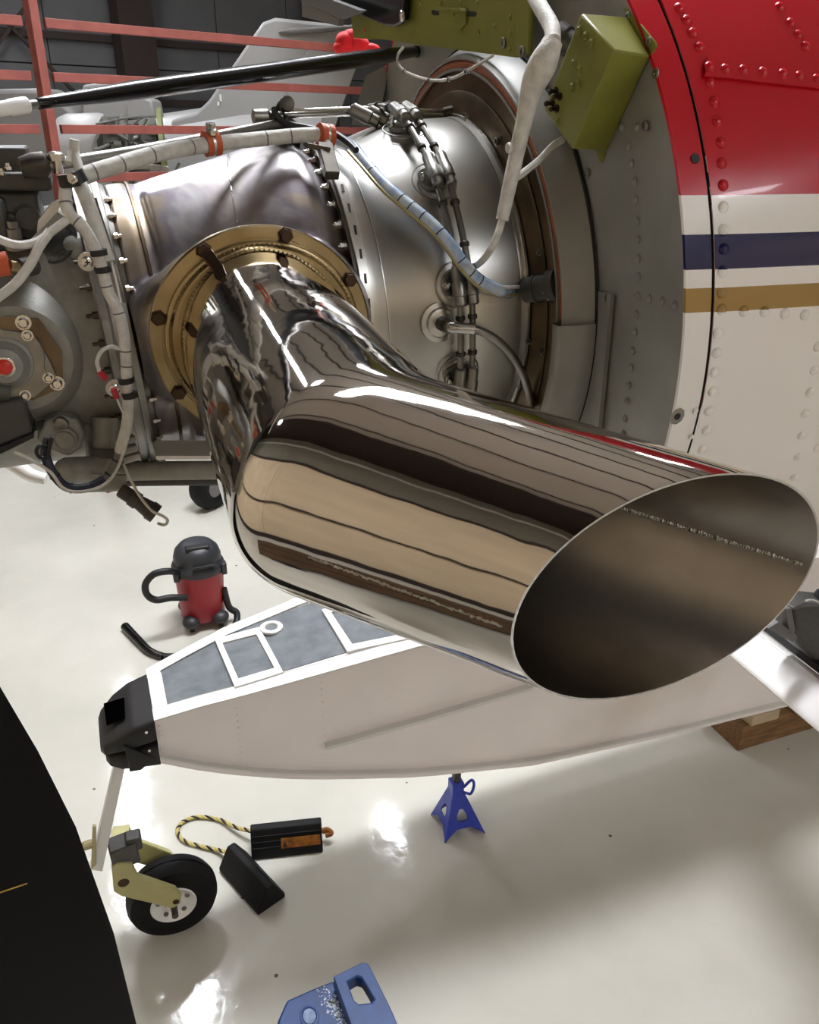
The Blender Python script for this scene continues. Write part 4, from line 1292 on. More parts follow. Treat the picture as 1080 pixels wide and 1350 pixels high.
cn = thing('hanging_connector', 'loose dark cable connector hanging below the engine on a thin white wire', 'connector', tuple(on_y(185, 660, .96)))
a_, b_ = on_y(158, 645, .97), on_y(206, 678, .955)
D_ = unit(b_ - a_); L_ = np.linalg.norm(b_ - a_)
g = G(); g.lathe(a_, D_, [(0, .007), (.002, .009), (L_ * .3, .009), (L_ * .31, .0105), (L_ * .5, .0105), (L_ * .52, .009), (L_ * .8, .011), (L_ * .82, .0125), (L_, .0120), (L_ - .002, .008)], 18); g.build('connector_body', M['cast_dark'], cn)
cable(cn, 'white_wire', yl([(163, 612, .96), (172, 632, .95), (185, 655, .945), (200, 673, .94), (214, 680, .94), (221, 686, .94), (217, 692, .94), (208, 690, .945)]), .0018, M['white_sleeve'], 8)
g = G(); g.prism(yl([(122, 625, .99), (166, 627, .99), (168, 641, .99), (160, 646, .99), (140, 640, .99)]), V(0, .004, 0)); g.build('hanger_plate', M['cast'], cn)
# orange plug at the left edge
op = thing('orange_plug', 'orange capped sensor plug at the far left of the gearbox', 'plug', tuple(on_y(10, 350, .95)))
g = G(); g.cyl(on_y(-25, 352, .95), on_y(12, 347, .95), .012, n=20); g.build('orange_cap', M['orange'], op, bevel=.001)
g = G(); g.cyl(on_y(12, 350, .95), on_y(24, 352, .955), .006, n=14); g.build('copper_stem', M['gold'], op)
g = G(); g.cyl(on_y(24, 354, .955), on_y(44, 350, .97), .010, n=16); g.build('dark_collar', M['cast_dark'], op)

# ------------------------------------------------------------------ propeller
pr_ = thing('propeller', 'feathered black propeller blade filling the lower left corner', 'propeller', tuple(E(-.47, 0, 0)))
YB = 1.21
edge = [on_y(x, y, YB) for x, y in ((-160, 640), (-60, 800), (0, 905), (50, 990), (100, 1090), (150, 1230), (180, 1350))]
ex = [p[0] for p in edge]; ez = [p[2] for p in edge]
ex = [-.40, -.37] + ex[1:] + [-.112, -.118, -.15, -.22]
ez = [2.18, 2.06] + ez[1:] + [.80, .66, .55, .49]
lead_x = [-.50, -.52, -.54, -.55, -.555, -.55, -.54, -.53, -.51, -.49, -.45, -.40]
thk = [.045, .03, .022, .019, .017, .015, .013, .012, .010, .009, .007, .003]


def blade_pt(u, v):
    i = v * (len(ex) - 1)
    k = np.arange(len(ex))
    x1, x0, z, t = np.interp(i, k, ex), np.interp(i, k, lead_x), np.interp(i, k, ez), np.interp(i, k, thk)
    a = 2 * math.pi * u
    cx = (x0 + x1) / 2 + (x1 - x0) / 2 * math.cos(a)
    return V(cx, YB + t * math.sin(a) * (1 - .45 * math.cos(a)), z)


g = G(); g.grid(blade_pt, 48, 66, wrapu=True); bl = g.build('blade', M['blade'], pr_)


def blade_front(px, py):
    p = on_y(px, py, YB - .014)
    i = np.interp(-p[2], [-z for z in ez], range(len(ez)))
    k = np.arange(len(ex)); x1, x0, t = np.interp(i, k, ex), np.interp(i, k, lead_x), np.interp(i, k, thk)
    c = (p[0] - (x0 + x1) / 2) / ((x1 - x0) / 2); c = max(-1, min(1, c))
    return V(p[0], YB - t * math.sqrt(1 - c * c) * (1 - .45 * c) - .0006, p[2])


sp_ = [blade_front(x, 1177.5 - (x) * .298) for x in range(-60, 44, 8)]
g = G(); k = len(sp_); g.add([p + V(0, 0, .0016) for p in sp_] + [p - V(0, 0, .0016) for p in sp_], [(i, i + 1, k + i + 1, k + i)[::-1] for i in range(k - 1)])
g.build('yellow_mark', M['yellow'], bl)
g = G(); g.cyl((-.51, YB, 2.05), (-.51, YB, 2.215), .045, .05, n=28); g.build('blade_shank', M['silver_dull'], pr_)
g = G(); g.lathe(E(-.60, 0, 0), ES, [(-.16, .01), (-.13, .05), (-.06, .085), (.0, .10), (.13, .10), (.14, .08)], 40); g.build('propeller_hub', M['silver'], pr_)

# ------------------------------------------------------------------ float under the nose
fo = thing('aircraft_float', 'long pale grey aircraft float with slate deck panels and a black bow bumper', 'float', (1.6, 2.2, .6))
YN = interp([(-1, 2.02), (0, 2.02), (.3, 1.99), (.57, 1.975), (.85, 1.965), (1.3, 1.955), (2.7, 1.95), (9, 1.95)])
YF = interp([(-1, 2.26), (0, 2.265), (.27, 2.36), (.57, 2.42), (.85, 2.45), (1.3, 2.47), (9, 2.47)])


def near(px, py, dy=0.0):
    x = 0.0
    for _ in range(12):
        p = on_y(px, py, YN(x) + dy)
        x = p[0]
    return p


topp = [near(x, y) for x, y in ((204, 950), (260, 933), (340, 912), (450, 881), (560, 850))]
botp = [near(x, y, .02) for x, y in ((205, 1005), (250, 1014), (300, 1021), (400, 1028), (550, 1025), (700, 1010), (900, 966), (1080, 921))]
ZT = interp([(-1, topp[0][2])] + [(p[0], p[2]) for p in topp] + [(1.3, topp[-1][2] + .02), (9, topp[-1][2] + .02)])
ZB = interp([(-1, botp[0][2])] + [(p[0], p[2]) for p in botp] + [(9, botp[-1][2] - .06)])
XF0, XF1 = topp[0][0], 3.9
xs = [XF0 + (XF1 - XF0) * (k / 40) for k in range(41)]


def fsec(x):
    yn, yf, zt, zb = YN(x), YF(x), ZT(x), ZB(x)
    return [V(x, yn, zt), V(x, yn + .02, zb), V(x, (yn + yf) / 2, zb - .03 - .03 * min(1, max(0, x))), V(x, yf - .02, zb), V(x, yf, zt)]


g = G(); k = 5
vs = [p for x in xs for p in fsec(x)]
g.add(vs, [(i * k + j, i * k + (j + 1) % k, (i + 1) * k + (j + 1) % k, (i + 1) * k + j)[::-1] for i in range(40) for j in range(k)] + [tuple(range(k)), tuple(40 * k + j for j in range(k - 1, -1, -1))])
hull = g.build('hull', M['float_side'], fo, sharp=25)


def strip_along(x0, x1, fa, fb, up, n=30):
    g = G()
    P = [fa(x0 + (x1 - x0) * i / n) for i in range(n + 1)]; Q = [fb(x0 + (x1 - x0) * i / n) for i in range(n + 1)]
    k = n + 1; up = np.asarray(up, float)
    vs = P + Q + [p + up for p in P] + [q + up for q in Q]
    fs = []
    for i in range(n):
        fs += [(2 * k + i, 2 * k + i + 1, 3 * k + i + 1, 3 * k + i), (i, i + 1, 2 * k + i + 1, 2 * k + i)[::-1], (k + i, k + i + 1, 3 * k + i + 1, 3 * k + i), (i, i + 1, k + i + 1, k + i)]
    fs += [(0, k, 3 * k, 2 * k), (n, 2 * k + n, 3 * k + n, k + n)]
    return g.add(vs, fs)


g = strip_along(XF0, XF1, lambda x: V(x, YN(x) - .006, ZT(x)), lambda x: V(x, YN(x) + .045, ZT(x)), (0, 0, .007)); g.build('near_edge_trim', M['float_white'], fo, bevel=.002)
g = strip_along(XF0, XF1, lambda x: V(x, YF(x) - .04, ZT(x)), lambda x: V(x, YF(x) + .004, ZT(x)), (0, 0, .007)); g.build('far_edge_trim', M['float_white'], fo, bevel=.002)
g = strip_along(XF0, XF1, lambda x: V(x, YN(x) - .002, ZB(x) + .034), lambda x: V(x, YN(x) + .022, ZB(x) + .034), (0, 0, .007)); g.build('chine_rail', M['float_white'], fo)
g = strip_along(XF0, XF0 + .04, lambda x: V(x, YN(x), ZT(x)), lambda x: V(x, YF(x), ZT(x)), (0, 0, .0075), 2); g.build('bow_trim', M['float_white'], fo)
# strake on the near side
sa, sb = near(430, 985), near(702, 905)
def side_y(x, z):
    q_ = (ZT(x) - z) / max(ZT(x) - ZB(x), .01)
    return YN(x) + .02 * q_


zk = lambda x: sa[2] + (sb[2] - sa[2]) * (x - sa[0]) / (sb[0] - sa[0])
g = strip_along(sa[0], sb[0], lambda x: V(x, side_y(x, zk(x)) - .020, zk(x) - .009), lambda x: V(x, side_y(x, zk(x)) + .006, zk(x) - .009), (0, 0, .018), 24); g.build('side_strake', M['float_white'], fo, bevel=.004)


def deck(x, f, lift=.001):
    return V(x, YN(x) + (YF(x) - YN(x)) * f, ZT(x) + lift)


def on_deck(px, py, lift=.001):
    z = 1.1
    for _ in range(12):
        p = on_z(px, py, z + lift); z = ZT(p[0])
    return p


def deckpanel(name, x0, x1, f0a, f1a, m, lift=.001, th=.003):
    g = strip_along(x0, x1, lambda x: deck(x, f0a, lift), lambda x: deck(x, f1a, lift), (0, 0, th), 8); return g.build(name, m, fo)


fx = [on_deck(205, 905)[0] + .02, on_deck(312, 880)[0], on_deck(350, 868)[0]]
deckpanel('nonslip_panel', XF0 + .042, 1.9, .15, .89, M['nonslip'], .0008, .002)


def hatch(c4, w=.030):
    P = [on_deck(x, y, .004) for x, y in c4]
    c = sum(P) / 4
    I = [p + (c - p) * (w / np.linalg.norm(c - p) * 1.35) for p in P]
    t = G(); t.frameplate(P, I, V(0, 0, .009)); f = t.build('hatch_frame', M['float_white'], fo, bevel=.0015)
    t = G(); t.prism([q + (c - q) * .03 for q in I], V(0, 0, .004)); t.build('hatch_lid', M['nonslip'], f)
    for i in range(4):
        a_, b_ = (P[i] + I[i]) / 2, (P[(i + 1) % 4] + I[(i + 1) % 4]) / 2
        for f_ in (.15, .4, .65, .9):
            put(rvt_s, 'hatch_rivet', f, a_ + (b_ - a_) * f_ + V(0, 0, .009), (0, 0, 1), 1.0)
    return f


hatch(((283, 845), (342, 829), (374, 889), (310, 909)))
hatch(((424, 806), (510, 785), (545, 843), (458, 862)))
p = on_deck(358, 829, .004); g = G(); g.lathe(p, (0, 0, 1), [(0, .038), (.008, .038), (.010, .034), (.009, .022), (.003, .020)], 36); ring_ = g.build('deck_ring', M['float_white'], fo)
g = G(); g.lathe(p + V(0, 0, .003), (0, 0, 1), [(0, .02), (.001, .0195)], 24); g.build('ring_hole', M['nonslip'], ring_)
# rows of small rivets on the side
g = G(); g.lathe((0, 0, 0), (0, 0, 1), [(0, .0042), (.0016, .0034), (.0026, .0003)], 8, capped=False); frv = g.mesh('hull_rivet', M['float_side'])
for px0, py0, px1, py1, n_ in ((312, 935, 320, 1005, 9), (424, 900, 432, 1000, 12), (606, 868, 614, 920, 7), (510, 925, 515, 1005, 8), (210, 958, 214, 998, 6)):
    for i in range(n_):
        f_ = i / (n_ - 1); p = near(px0 + (px1 - px0) * f_, py0 + (py1 - py0) * f_)
        put(frv, 'hull_rivet', fo, p + V(0, .02 * (ZT(p[0]) - p[2]) / .4 - .0005, 0), (0, -1, 0), 1)
# black bow bumper in two lobes
ym, hw = (YN(0) + YF(0)) / 2, (YF(0) - YN(0)) / 2


def lobe(stations, name, par):
    """stations: (x, half width, z low, z high)"""
    def f(u, v):
        i = v * (len(stations) - 1); k = np.arange(len(stations))
        x, w, z0, z1 = [np.interp(i, k, [s[j] for s in stations]) for j in range(4)]
        a = 2 * math.pi * u
        c, s = math.cos(a), math.sin(a)
        e = .35
        return V(x, ym + w * math.copysign(abs(c) ** e, c), (z0 + z1) / 2 + (z1 - z0) / 2 * math.copysign(abs(s) ** e, s))
    g = G(); g.grid(f, 48, 24, wrapu=True)
    n_ = 48
    g.face(list(range(n_))); g.face([24 * n_ + i for i in range(n_ - 1, -1, -1)])
    return g.build(name, M['bumper'], par)


zt0, zb0 = ZT(0), ZB(0)
lobe([(XF0 - .001, hw + .003, zt0 - .085, zt0 + .006), (XF0 - .06, hw, zt0 - .095, zt0 - .01), (XF0 - .11, hw - .01, zt0 - .105, zt0 - .04), (XF0 - .15, hw - .03, zt0 - .115, zt0 - .075), (XF0 - .16, hw - .05, zt0 - .112, zt0 - .09)], 'bumper_upper', fo)
lobe([(XF0 - .001, hw + .003, zb0 - .005, zt0 - .088), (XF0 - .06, hw - .002, zb0 + .0, zt0 - .098), (XF0 - .11, hw - .015, zb0 + .0, zt0 - .108), (XF0 - .14, hw - .03, zb0 + .012, zt0 - .118), (XF0 - .15, hw - .05, zb0 + .02, zt0 - .125)], 'bumper_lower', fo)
g = G(); P = [on_plane(x, y, unit(V(-.42, 0, .9)), V(XF0 - .06, 0, zt0 - .004)) for x, y in ((137, 928), (164, 920), (165, 946), (141, 957))]
g.prism([p - V(0, 0, 0) for p in P], V(-.0008, 0, .002)); g.build('bumper_slot', M['void'], fo)  # flat black plate; the slot's inner darkness is put into its colour
g = G(); g.prism([near(x, y, -.004) for x, y in ((163, 985), (205, 1000), (200, 1003), (186, 1016), (171, 1018), (168, 1000))], V(0, .10, 0)); g.build('bumper_bracket', M['bumper'], fo, bevel=.003)
for px, py in ((193, 966), (197, 990)):
    p = near(px, py, -.004); put(rvt_s, 'bumper_screw', fo, p, (0, -1, 0), 1.2)

# nose gear of the float
ng = thing('nose_gear', 'small castoring nose wheel on a grey leg under the black float bumper', 'wheel', (-.05, 2.16, 0))
YL = 2.10
g = G(); g.prism([on_y(x, y, YL) for x, y in ((155, 994), (168, 997), (135, 1149), (119, 1147))], V(0, .03, 0)); g.build('leg', M['float_white'], ng, bevel=.002)
g = G(); g.prism([on_y(x, y, YL - .012) for x, y in ((122, 1090), (127, 1090), (127, 1140), (120, 1148))], V(0, .012, 0)); g.cyl(on_y(109, 1116, YL - .01), on_y(122, 1112, YL), .014, n=14); g.build('steering_lug', M['bronze'], ng, bevel=.002)
g = G(); g.box(on_y(163, 1121, YL + .03), (.085, .07, .085), unit(V(1, .1, .05)), unit(V(-.1, 1, 0))); g.box(on_y(176, 1108, YL + .03), (.05, .05, .05)); g.build('swivel_block', M['cast_dark'], ng, bevel=.006)
g = G(); g.prism([on_y(x, y, 2.085) for x, y in ((147, 1144), (154, 1139), (174, 1139), (182, 1156), (232, 1173), (240, 1182), (238, 1192), (228, 1198), (160, 1182), (150, 1176))], V(0, .022, 0)); fk = g.build('fork_arm', M['olive_pale'], ng, bevel=.004)
g = G(); g.prism([on_y(x, y, 2.085) + V(0, .165, 0) for x, y in ((154, 1144), (176, 1140), (182, 1156), (232, 1173), (240, 1182), (238, 1192), (228, 1198), (160, 1182))], V(0, .018, 0)); g.build('fork_arm', M['olive_pale'], ng, bevel=.003)
g = G(); g.prism([on_y(x, y, 2.085) + V(0, .024, 0) for x, y in ((150, 1142), (175, 1139), (178, 1154), (153, 1168))], V(0, .14, 0)); g.build('fork_bridge', M['olive_pale'], ng, bevel=.003)
for px, py, r_ in ((163, 1164, .018), (232, 1189, .011)):
    p = on_y(px, py, 2.0845); g = G(); g.lathe(p, (0, -1, 0), [(0, r_), (.0015, r_ * .9)], 20); g.build('pivot_bush', M['bolt_brown'], fk)
wc = V(-.02, 2.175, .155)
g = G(); g.lathe(wc, (0, -1, 0), [(-.045, .075), (-.052, .09), (-.054, .115), (-.044, .142), (-.02, .153), (-.006, .1545), (-.005, .151), (.005, .151), (.006, .1545), (.02, .153), (.044, .142), (.054, .115), (.052, .09), (.045, .075)], 64, closed=True); g.build('tire', M['tire'], ng)
g = G(); g.lathe(wc, (0, -1, 0), [(-.04, .076), (.047, .078), (.05, .074), (.044, .066), (.03, .045), (.032, .03), (.05, .026), (.05, .012)], 48); rm = g.build('wheel_rim', M['white_paint'], ng)
g = G(); g.cyl(wc + V(0, -.094, 0), wc + V(0, .1, 0), .011, n=16); g.build('axle', M['cast_dark'], rm)
for k in range(5):
    a_ = R(20 + 72 * k); g = G(); g.lathe(wc + V(math.cos(a_) * .052, -.036, math.sin(a_) * .052), (0, -1, 0), [(0, .009), (.004, .008)], 12); g.build('rim_bolt', M['silver_dull'], rm)

# chocks tied by a rope
def chock(label, a_, b_, w, h, tape):
    a_, b_ = V(*a_, 0), V(*b_, 0)
    d = unit(b_ - a_); s = V(-d[1], d[0], 0)
    t = thing('wheel_chock', label, 'chock', tuple((a_ + b_) / 2), 'rubber chocks on a rope')
    prof = [(-w / 2, .0), (w / 2, .0), (w / 2, .02), (w * .13, h), (-w * .13, h), (-w / 2, .02)]
    g = G(); g.prism([a_ + s * x + V(0, 0, z) for x, z in prof], b_ - a_); bd = g.build('chock_body', M['chock'], t, bevel=.006)
    for q_ in (.28, .5, .72) if tape else ():
        for sg in (-1, 1):
            c0, c1 = a_ + d * .006, b_ - d * .006
            o_ = s * sg * (w / 2 + (w * .13 - w / 2) * q_) + V(0, 0, .02 + (h - .02) * q_)
            g = G(); g.bar(c0 + o_, c1 + o_, .005, .005); g.build('grip_rib', M['chock'], bd)
    if tape:
        g = G(); nn = unit(np.cross(d, V(0, 0, 1))); f0, f1 = .42, .97
        nn = nn if nn[1] < 0 else -nn
        sg = 1 if s @ nn > 0 else -1
        lo = lambda f, q: a_ + (b_ - a_) * f + s * sg * (w / 2 + (w * .13 - w / 2) * q) + V(0, 0, .02 + (h - .02) * q) + nn * .0065
        g.prism([lo(f0, .25), lo(f1, .25), lo(f1, .62), lo(f0, .62)], nn * .001); g.build('amber_label', M['amber'], t)
        g = G(); g.prism([lo(f0 + .02, .28) + nn * .0012, lo(f0 + .08, .28) + nn * .0012, lo(f0 + .05, .58) + nn * .0012], nn * .0004); g.build('warning_triangle', M['black'], t)
        g = G(); g.tube(spline([b_ + V(0, 0, .05), b_ + d * .02 + V(0, .004, .055), b_ + d * .035 + V(0, -.008, .045), b_ + d * .01 + V(0, -.012, .04)], 6), .011, 10); g.build('rope_knot', M['amber'], t)
    return t


chock('black rubber chock with an amber label, lying straight below the float', (.30, 2.42), (.57, 2.36), .12, .115, True)
chock('black rubber chock set at an angle beside the small nose wheel', (.215, 2.38), (.315, 2.13), .12, .10, False)
rp = thing('chock_rope', 'yellow and black twisted rope looping between the two black chocks', 'rope', tuple(on_z(260, 1095, .0)))
ropep = [(333, 1096, .05), (312, 1091, .03), (290, 1081, .012), (262, 1077, .010), (242, 1083, .010), (234, 1095, .010), (242, 1108, .010), (262, 1115, .010), (285, 1120, .015), (302, 1124, .04)]
RP_ = spline([on_z(x, y, z) for x, y, z in ropep], 16)
for j in range(3):
    g = G(); pts = []
    for i, p in enumerate(RP_):
        d = unit(RP_[min(i + 1, len(RP_) - 1)] - RP_[max(i - 1, 0)]); x_, y_, _ = frame_of(d); a_ = i * .55 + j * 2.094
        pts.append(p + (x_ * math.cos(a_) + y_ * math.sin(a_)) * .0042)
    g.tube(pts, .0046, 8); g.build('rope_strand', (M['rope'], M['rope'], M['black'])[j], rp)

# blue jack stand under the float
js = thing('jack_stand', 'blue steel jack stand standing on the floor under the float', 'jack stand', (1.1, 2.24, 0))
bc = V(1.115, 2.25, 0); ap = V(1.10, 2.25, .195)
feet = [bc + V(x, y, 0) for x, y in ((-.09, -.075), (.085, -.085), (.09, .08), (-.085, .085))]
tops = [ap + V(x, y, 0) for x, y in ((-.024, -.024), (.024, -.024), (.024, .024), (-.024, .024))]
for i in range(4):
    a0, a1, b0, b1 = feet[i], feet[(i + 1) % 4], tops[i], tops[(i + 1) % 4]
    nn = unit(np.cross(a1 - a0, b0 - a0)); nn = -nn
    mid = lambda f, u: a0 + (b0 - a0) * f + ((a1 + (b1 - a1) * f) - (a0 + (b0 - a0) * f)) * u
    O = [mid(0, 0), mid(.22, .3), mid(.22, .7), mid(0, 1), mid(.5, 1), mid(1, 1), mid(1, 0), mid(.5, 0)]
    I = [mid(.40, .32), mid(.38, .40), mid(.38, .60), mid(.40, .68), mid(.52, .68), mid(.64, .58), mid(.64, .42), mid(.52, .32)]
    g = G(); g.frameplate(O, I, nn * .005); g.build('stand_leg', M['blue'], js)
g = G(); g.box(ap + V(0, 0, .02), (.05, .05, .05)); g.build('stand_collar', M['blue'], js, bevel=.003)
g = G(); g.box(ap + V(0, 0, .14), (.028, .028, .28)); g.build('lift_post', M['cast_dark'], js, bevel=.002)
g = G(); g.box(V(1.10, 2.22, ZB(1.1) - .066), (.075, .09, .012)); g.build('saddle', M['cast_dark'], js, bevel=.002)
g = G(); hp = [ap + V(.02, -.03, .03), ap + V(.05, -.035, .06), ap + V(.062, -.035, .03), ap + V(.05, -.035, -.01), ap + V(.022, -.03, .0)]; g.tube(spline(hp, 6), .006, 10); g.build('ratchet_handle', M['blue'], js)

# blue moulded plastic block at the bottom edge
bb = thing('blue_plastic_step', 'scuffed blue moulded plastic step with a handle slot, at the bottom edge', 'step', tuple(on_z(450, 1350, 0)))
ZH, ZL = .26, .20
def tp(px, py, z): return on_z(px, py, z)
bar = [tp(*q, ZH) for q in ((439, 1287), (478, 1268), (486, 1270), (516, 1330), (540, 1385), (480, 1400), (455, 1330))]
hole = [tp(*q, ZH) for q in ((458, 1294), (470, 1287), (477, 1289), (493, 1316), (489, 1321), (473, 1323), (467, 1318))]
g = G(); g.frameplate(bar, hole, V(0, 0, -.05)); g.prism([p + (p - sum(bar) / 7) * -.12 - V(0, 0, .05) for p in bar[3:] ], V(0, 0, -(ZH - .05)))
g.build('handle_bar', M['blue_plastic'], bb, bevel=.006)
lw = [tp(*q, ZL) for q in ((378, 1318), (412, 1303), (440, 1292), (462, 1340), (490, 1400), (360, 1420), (366, 1345))]
g = G(); g.prism(lw, V(0, 0, -ZL)); g.build('step_body', M['blue_plastic'], bb, bevel=.008)
c_ = tp(408, 1340, ZL); g = G(); g.lathe(c_, (0, 0, 1), [(.0, .036), (.003, .034), (.0035, .028), (-.0, .024)], 32, sq=(1, .8)); g.build('foot_recess', M['blue_plastic'], bb)
g = G(); g.lathe(c_ + V(0, 0, .0015), (0, 0, 1), [(0, .024), (.0008, .023)], 28, sq=(1, .8)); g.build('worn_pad', mat('worn_blue', (124, 142, 172), .6, noise=.4, nscale=60), bb)
wm = mat('dried_white_paint', (196, 200, 206), .6, noise=.2, nscale=30)
g = G(); rnd = random.Random(5)
for k in range(240):
    t = rnd.random(); x, y = 424 + 44 * t + rnd.gauss(0, 5), 1305 + 60 * t + rnd.gauss(0, 6)
    c_ = tp(x, y, ZL + .0005); r_ = rnd.uniform(.0012, .006) * (.4 if k % 3 else 1); a_ = rnd.random() * 6
    g.prism([c_ + V(math.cos(a_ + q) * r_ * rnd.uniform(.5, 1.3), math.sin(a_ + q) * r_ * rnd.uniform(.5, 1.3), 0) for q in (0, 1, 2, 3, 4, 5)], V(0, 0, .0006))
g.build('paint_splashes', wm, bb, stuff=True)

# wet and dry vacuum cleaner
vx = V(.372, 4.16, 0)
vc = thing('shop_vacuum', 'red drum shop vacuum with a dark lid and coiled black hose', 'vacuum', tuple(vx))
g = G(); g.lathe(vx, (0, 0, 1), [(.05, .115), (.06, .122), (.20, .128), (.34, .136), (.36, .137)], 40); g.build('drum', M['vac_red'], vc)
g = G(); g.lathe(vx, (0, 0, 1), [(.345, .142), (.37, .146), (.385, .142), (.40, .128), (.43, .130), (.47, .118), (.50, .09), (.507, .06)], 40); ld = g.build('lid', M['vac_dark'], vc)
g = G(); g.box(vx + V(0, -.06, .50), (.13, .05, .03)); g.build('lid_handle', M['black'], ld, bevel=.008)
g = G(); g.box(vx + V(.02, -.13, .42), (.12, .03, .012)); g.build('lid_rib', M['black'], ld, bevel=.004)
for sx in (-1, 1):
    g = G(); g.box(vx + V(sx * .13, -.07, .36), (.03, .05, .07)); g.build('lid_latch', M['vac_dark'], ld, bevel=.006)
for k in range(4):
    a_ = R(-130 + 80 * k) if k < 2 else R(50 + 80 * (k - 2)); c_ = vx + V(math.cos(a_) * .125, math.sin(a_) * .125, 0)
    g = G(); g.ball(c_ + V(0, 0, .065), .05, 16, 10, sq=.75); cs_ = g.build('caster_foot', M['vac_dark'], vc)
    g = G(); g.cyl(c_ + V(-.012, 0, .025), c_ + V(.012, 0, .025), .025, n=16); g.build('caster_wheel', M['black'], cs_)
hs = [vx + V(-.11, -.07, .37)] + [on_y(x, y, 4.02) for x, y in ((222, 753), (203, 757), (192, 770), (194, 784), (206, 791), (225, 788))] + [vx + V(-.09, -.125, .24)]
cable(vc, 'hose', hs, .019, M['black'], 14)
hs = [vx + V(.12, -.06, .22)] + [on_z(x, y, z) for x, y, z in ((302, 800, .10), (312, 808, .06), (311, 822, .02), (300, 832, .02), (282, 838, .02), (262, 850, .019), (238, 864, .019), (216, 866, .019))]
cable(vc, 'hose', hs, .019, M['black'], 14)
g = G(); g.tube(spline([on_z(x, y, z) for x, y, z in ((216, 866, .019), (198, 859, .022), (184, 846, .022), (165, 826, .022))], 8), lambda t: .02 + .006 * t, 14); g.build('hose_wand', M['black_gloss'], vc)

# unseen low bench, added behind the viewer to darken the stack's lower reflection
bn = thing('reflection_bench', 'long low brown bench added out of view for the dark band mirrored in the stack', 'bench', tuple(room(-1.7, -2.0)))
for u_ in (-2.05, -1.7, -1.35):
    g = G(); g.box(room(u_, -2.0, .36), (.32, 7.0, .05), RU, RVV); g.build('bench_board', M['wood_dark'], bn)
for v_ in (-5.2, -3.6, -2.0, -.4, 1.2):
    g = G(); g.box(room(-1.7, v_, .17), (.9, .08, .34), RU, RVV); g.build('bench_leg', M['girt'], bn)

# things beyond the engine near the floor
w2 = thing('far_wheel', 'black tyred wheel on the floor, seen between the engine and the stack', 'wheel', (.70, 5.75, 0))
c_ = V(.66, 5.7, .17); ax_ = unit(V(.6, -.8, 0))
g = G(); g.lathe(c_, ax_, [(-.06, .07), (-.075, .11), (-.06, .155), (-.02, .17), (.02, .17), (.06, .155), (.075, .11), (.06, .07)], 40, closed=True); g.build('tire', M['tire'], w2)
g = G(); g.lathe(c_, ax_, [(-.05, .072), (.055, .072), (.05, .05), (.06, .02)], 32); g.build('wheel_rim', M['bg_grey'], w2)
wb_ = thing('white_tow_bar', 'white branching metal bar beyond the gearbox at the left edge', 'bar', tuple(on_y(20, 610, 2.6)))
g = G(); g.tube(spline([on_y(-60, 612, 2.6), on_y(0, 605, 2.6), on_y(20, 600, 2.6)], 6), .022, 14); g.build('main_bar', M['white_paint'], wb_)
g = G(); g.tube(spline([on_y(8, 604, 2.6), on_y(22, 614, 2.58), on_y(40, 626, 2.56), on_y(60, 632, 2.55)], 6), lambda t: .026 - .008 * t, 14); g.build('branch_bar', M['white_paint'], wb_)

# timber blocks under the float
tb_ = thing('timber_block', 'brown timber block with boards under the right end of the float', 'block', (2.9, 2.3, 0))
g = G(); g.box((2.98, 2.30, .07), (.95, .22, .14)); g.build('block_base', M['wood'], tb_, bevel=.004)
for i, x in enumerate((2.62, 2.88, 3.16)):
    g = G(); g.box((x, 2.30, .165), (.16, .24, .05)); g.build('top_board', M['wood'] if i % 2 else mat('pale_board', (196, 176, 146), .7, noise=.2, nscale=6), tb_, bevel=.003)

# white spreader bar from the float across to its mate, and the dark fitting on it
p1 = on_y(938, 812, 1.962)
p2 = on_z(1080, 928, p1[2])
D_ = unit(p2 - p1)
p3 = p1 + D_ * 1.75
sf = thing('spreader_bar', 'broad white spreader bar leaving the float side at the right edge behind the stack outlet', 'strut', tuple(p1))
CH = unit(V(1, 0, .12)); CH = unit(CH - D_ * (CH @ D_)); NB = unit(np.cross(D_, CH)); NB = NB if NB[2] > 0 else -NB
g = G(); sec = [(math.cos(t) * .086 * (1.0 if math.cos(t) < 0 else 1.1), math.sin(t) * .026) for t in np.linspace(0, 2 * math.pi, 33)[:-1]]
g.prism([p1 + CH * x + NB * y for x, y in sec], p3 - p1); g.build('bar_fairing', M['white_paint'], sf)
g = G(); g.bar(p1 + CH * .055 + NB * .022, p3 + CH * .055 + NB * .022, .006, .004, up=NB); g.build('bar_seam', M['float_side'], sf)
g = G(); g.prism([p1 + CH * x * 1.5 + NB * y * 2.0 for x, y in sec], D_ * .012); g.build('bar_socket', M['float_white'], sf)
mg = thing('strut_fitting', 'dark fitting with a black boot and grey bracket, between the nose skin and white bar', 'fitting', tuple(on_y(1070, 850, 1.6)))
YF_ = 1.60
c_ = on_y(1088, 800, YF_)
g = G(); g.lathe(c_, unit(V(.5, -.3, .5)), [(-.10, .045), (-.07, .06), (-.05, .052), (-.03, .06), (-.01, .052), (.01, .06), (.03, .052), (.06, .06), (.10, .05)], 28); g.build('rubber_boot', M['black'], mg)
g = G(); g.prism([on_y(x, y, YF_ - .04) for x, y in ((1046, 804), (1064, 796), (1110, 800), (1118, 900), (1078, 876), (1052, 850))], V(0, .10, 0)); g.build('fitting_body', M['cast_dark'], mg, bevel=.01)
f0, f1 = p1 + D_ * .10 + CH * .105 + NB * .028, p1 + D_ * .95 + CH * .105 + NB * .028
g = G(); g.bar(f0, f1, .035, .03, up=NB); g.build('hose_channel', M['black'], mg, bevel=.004)
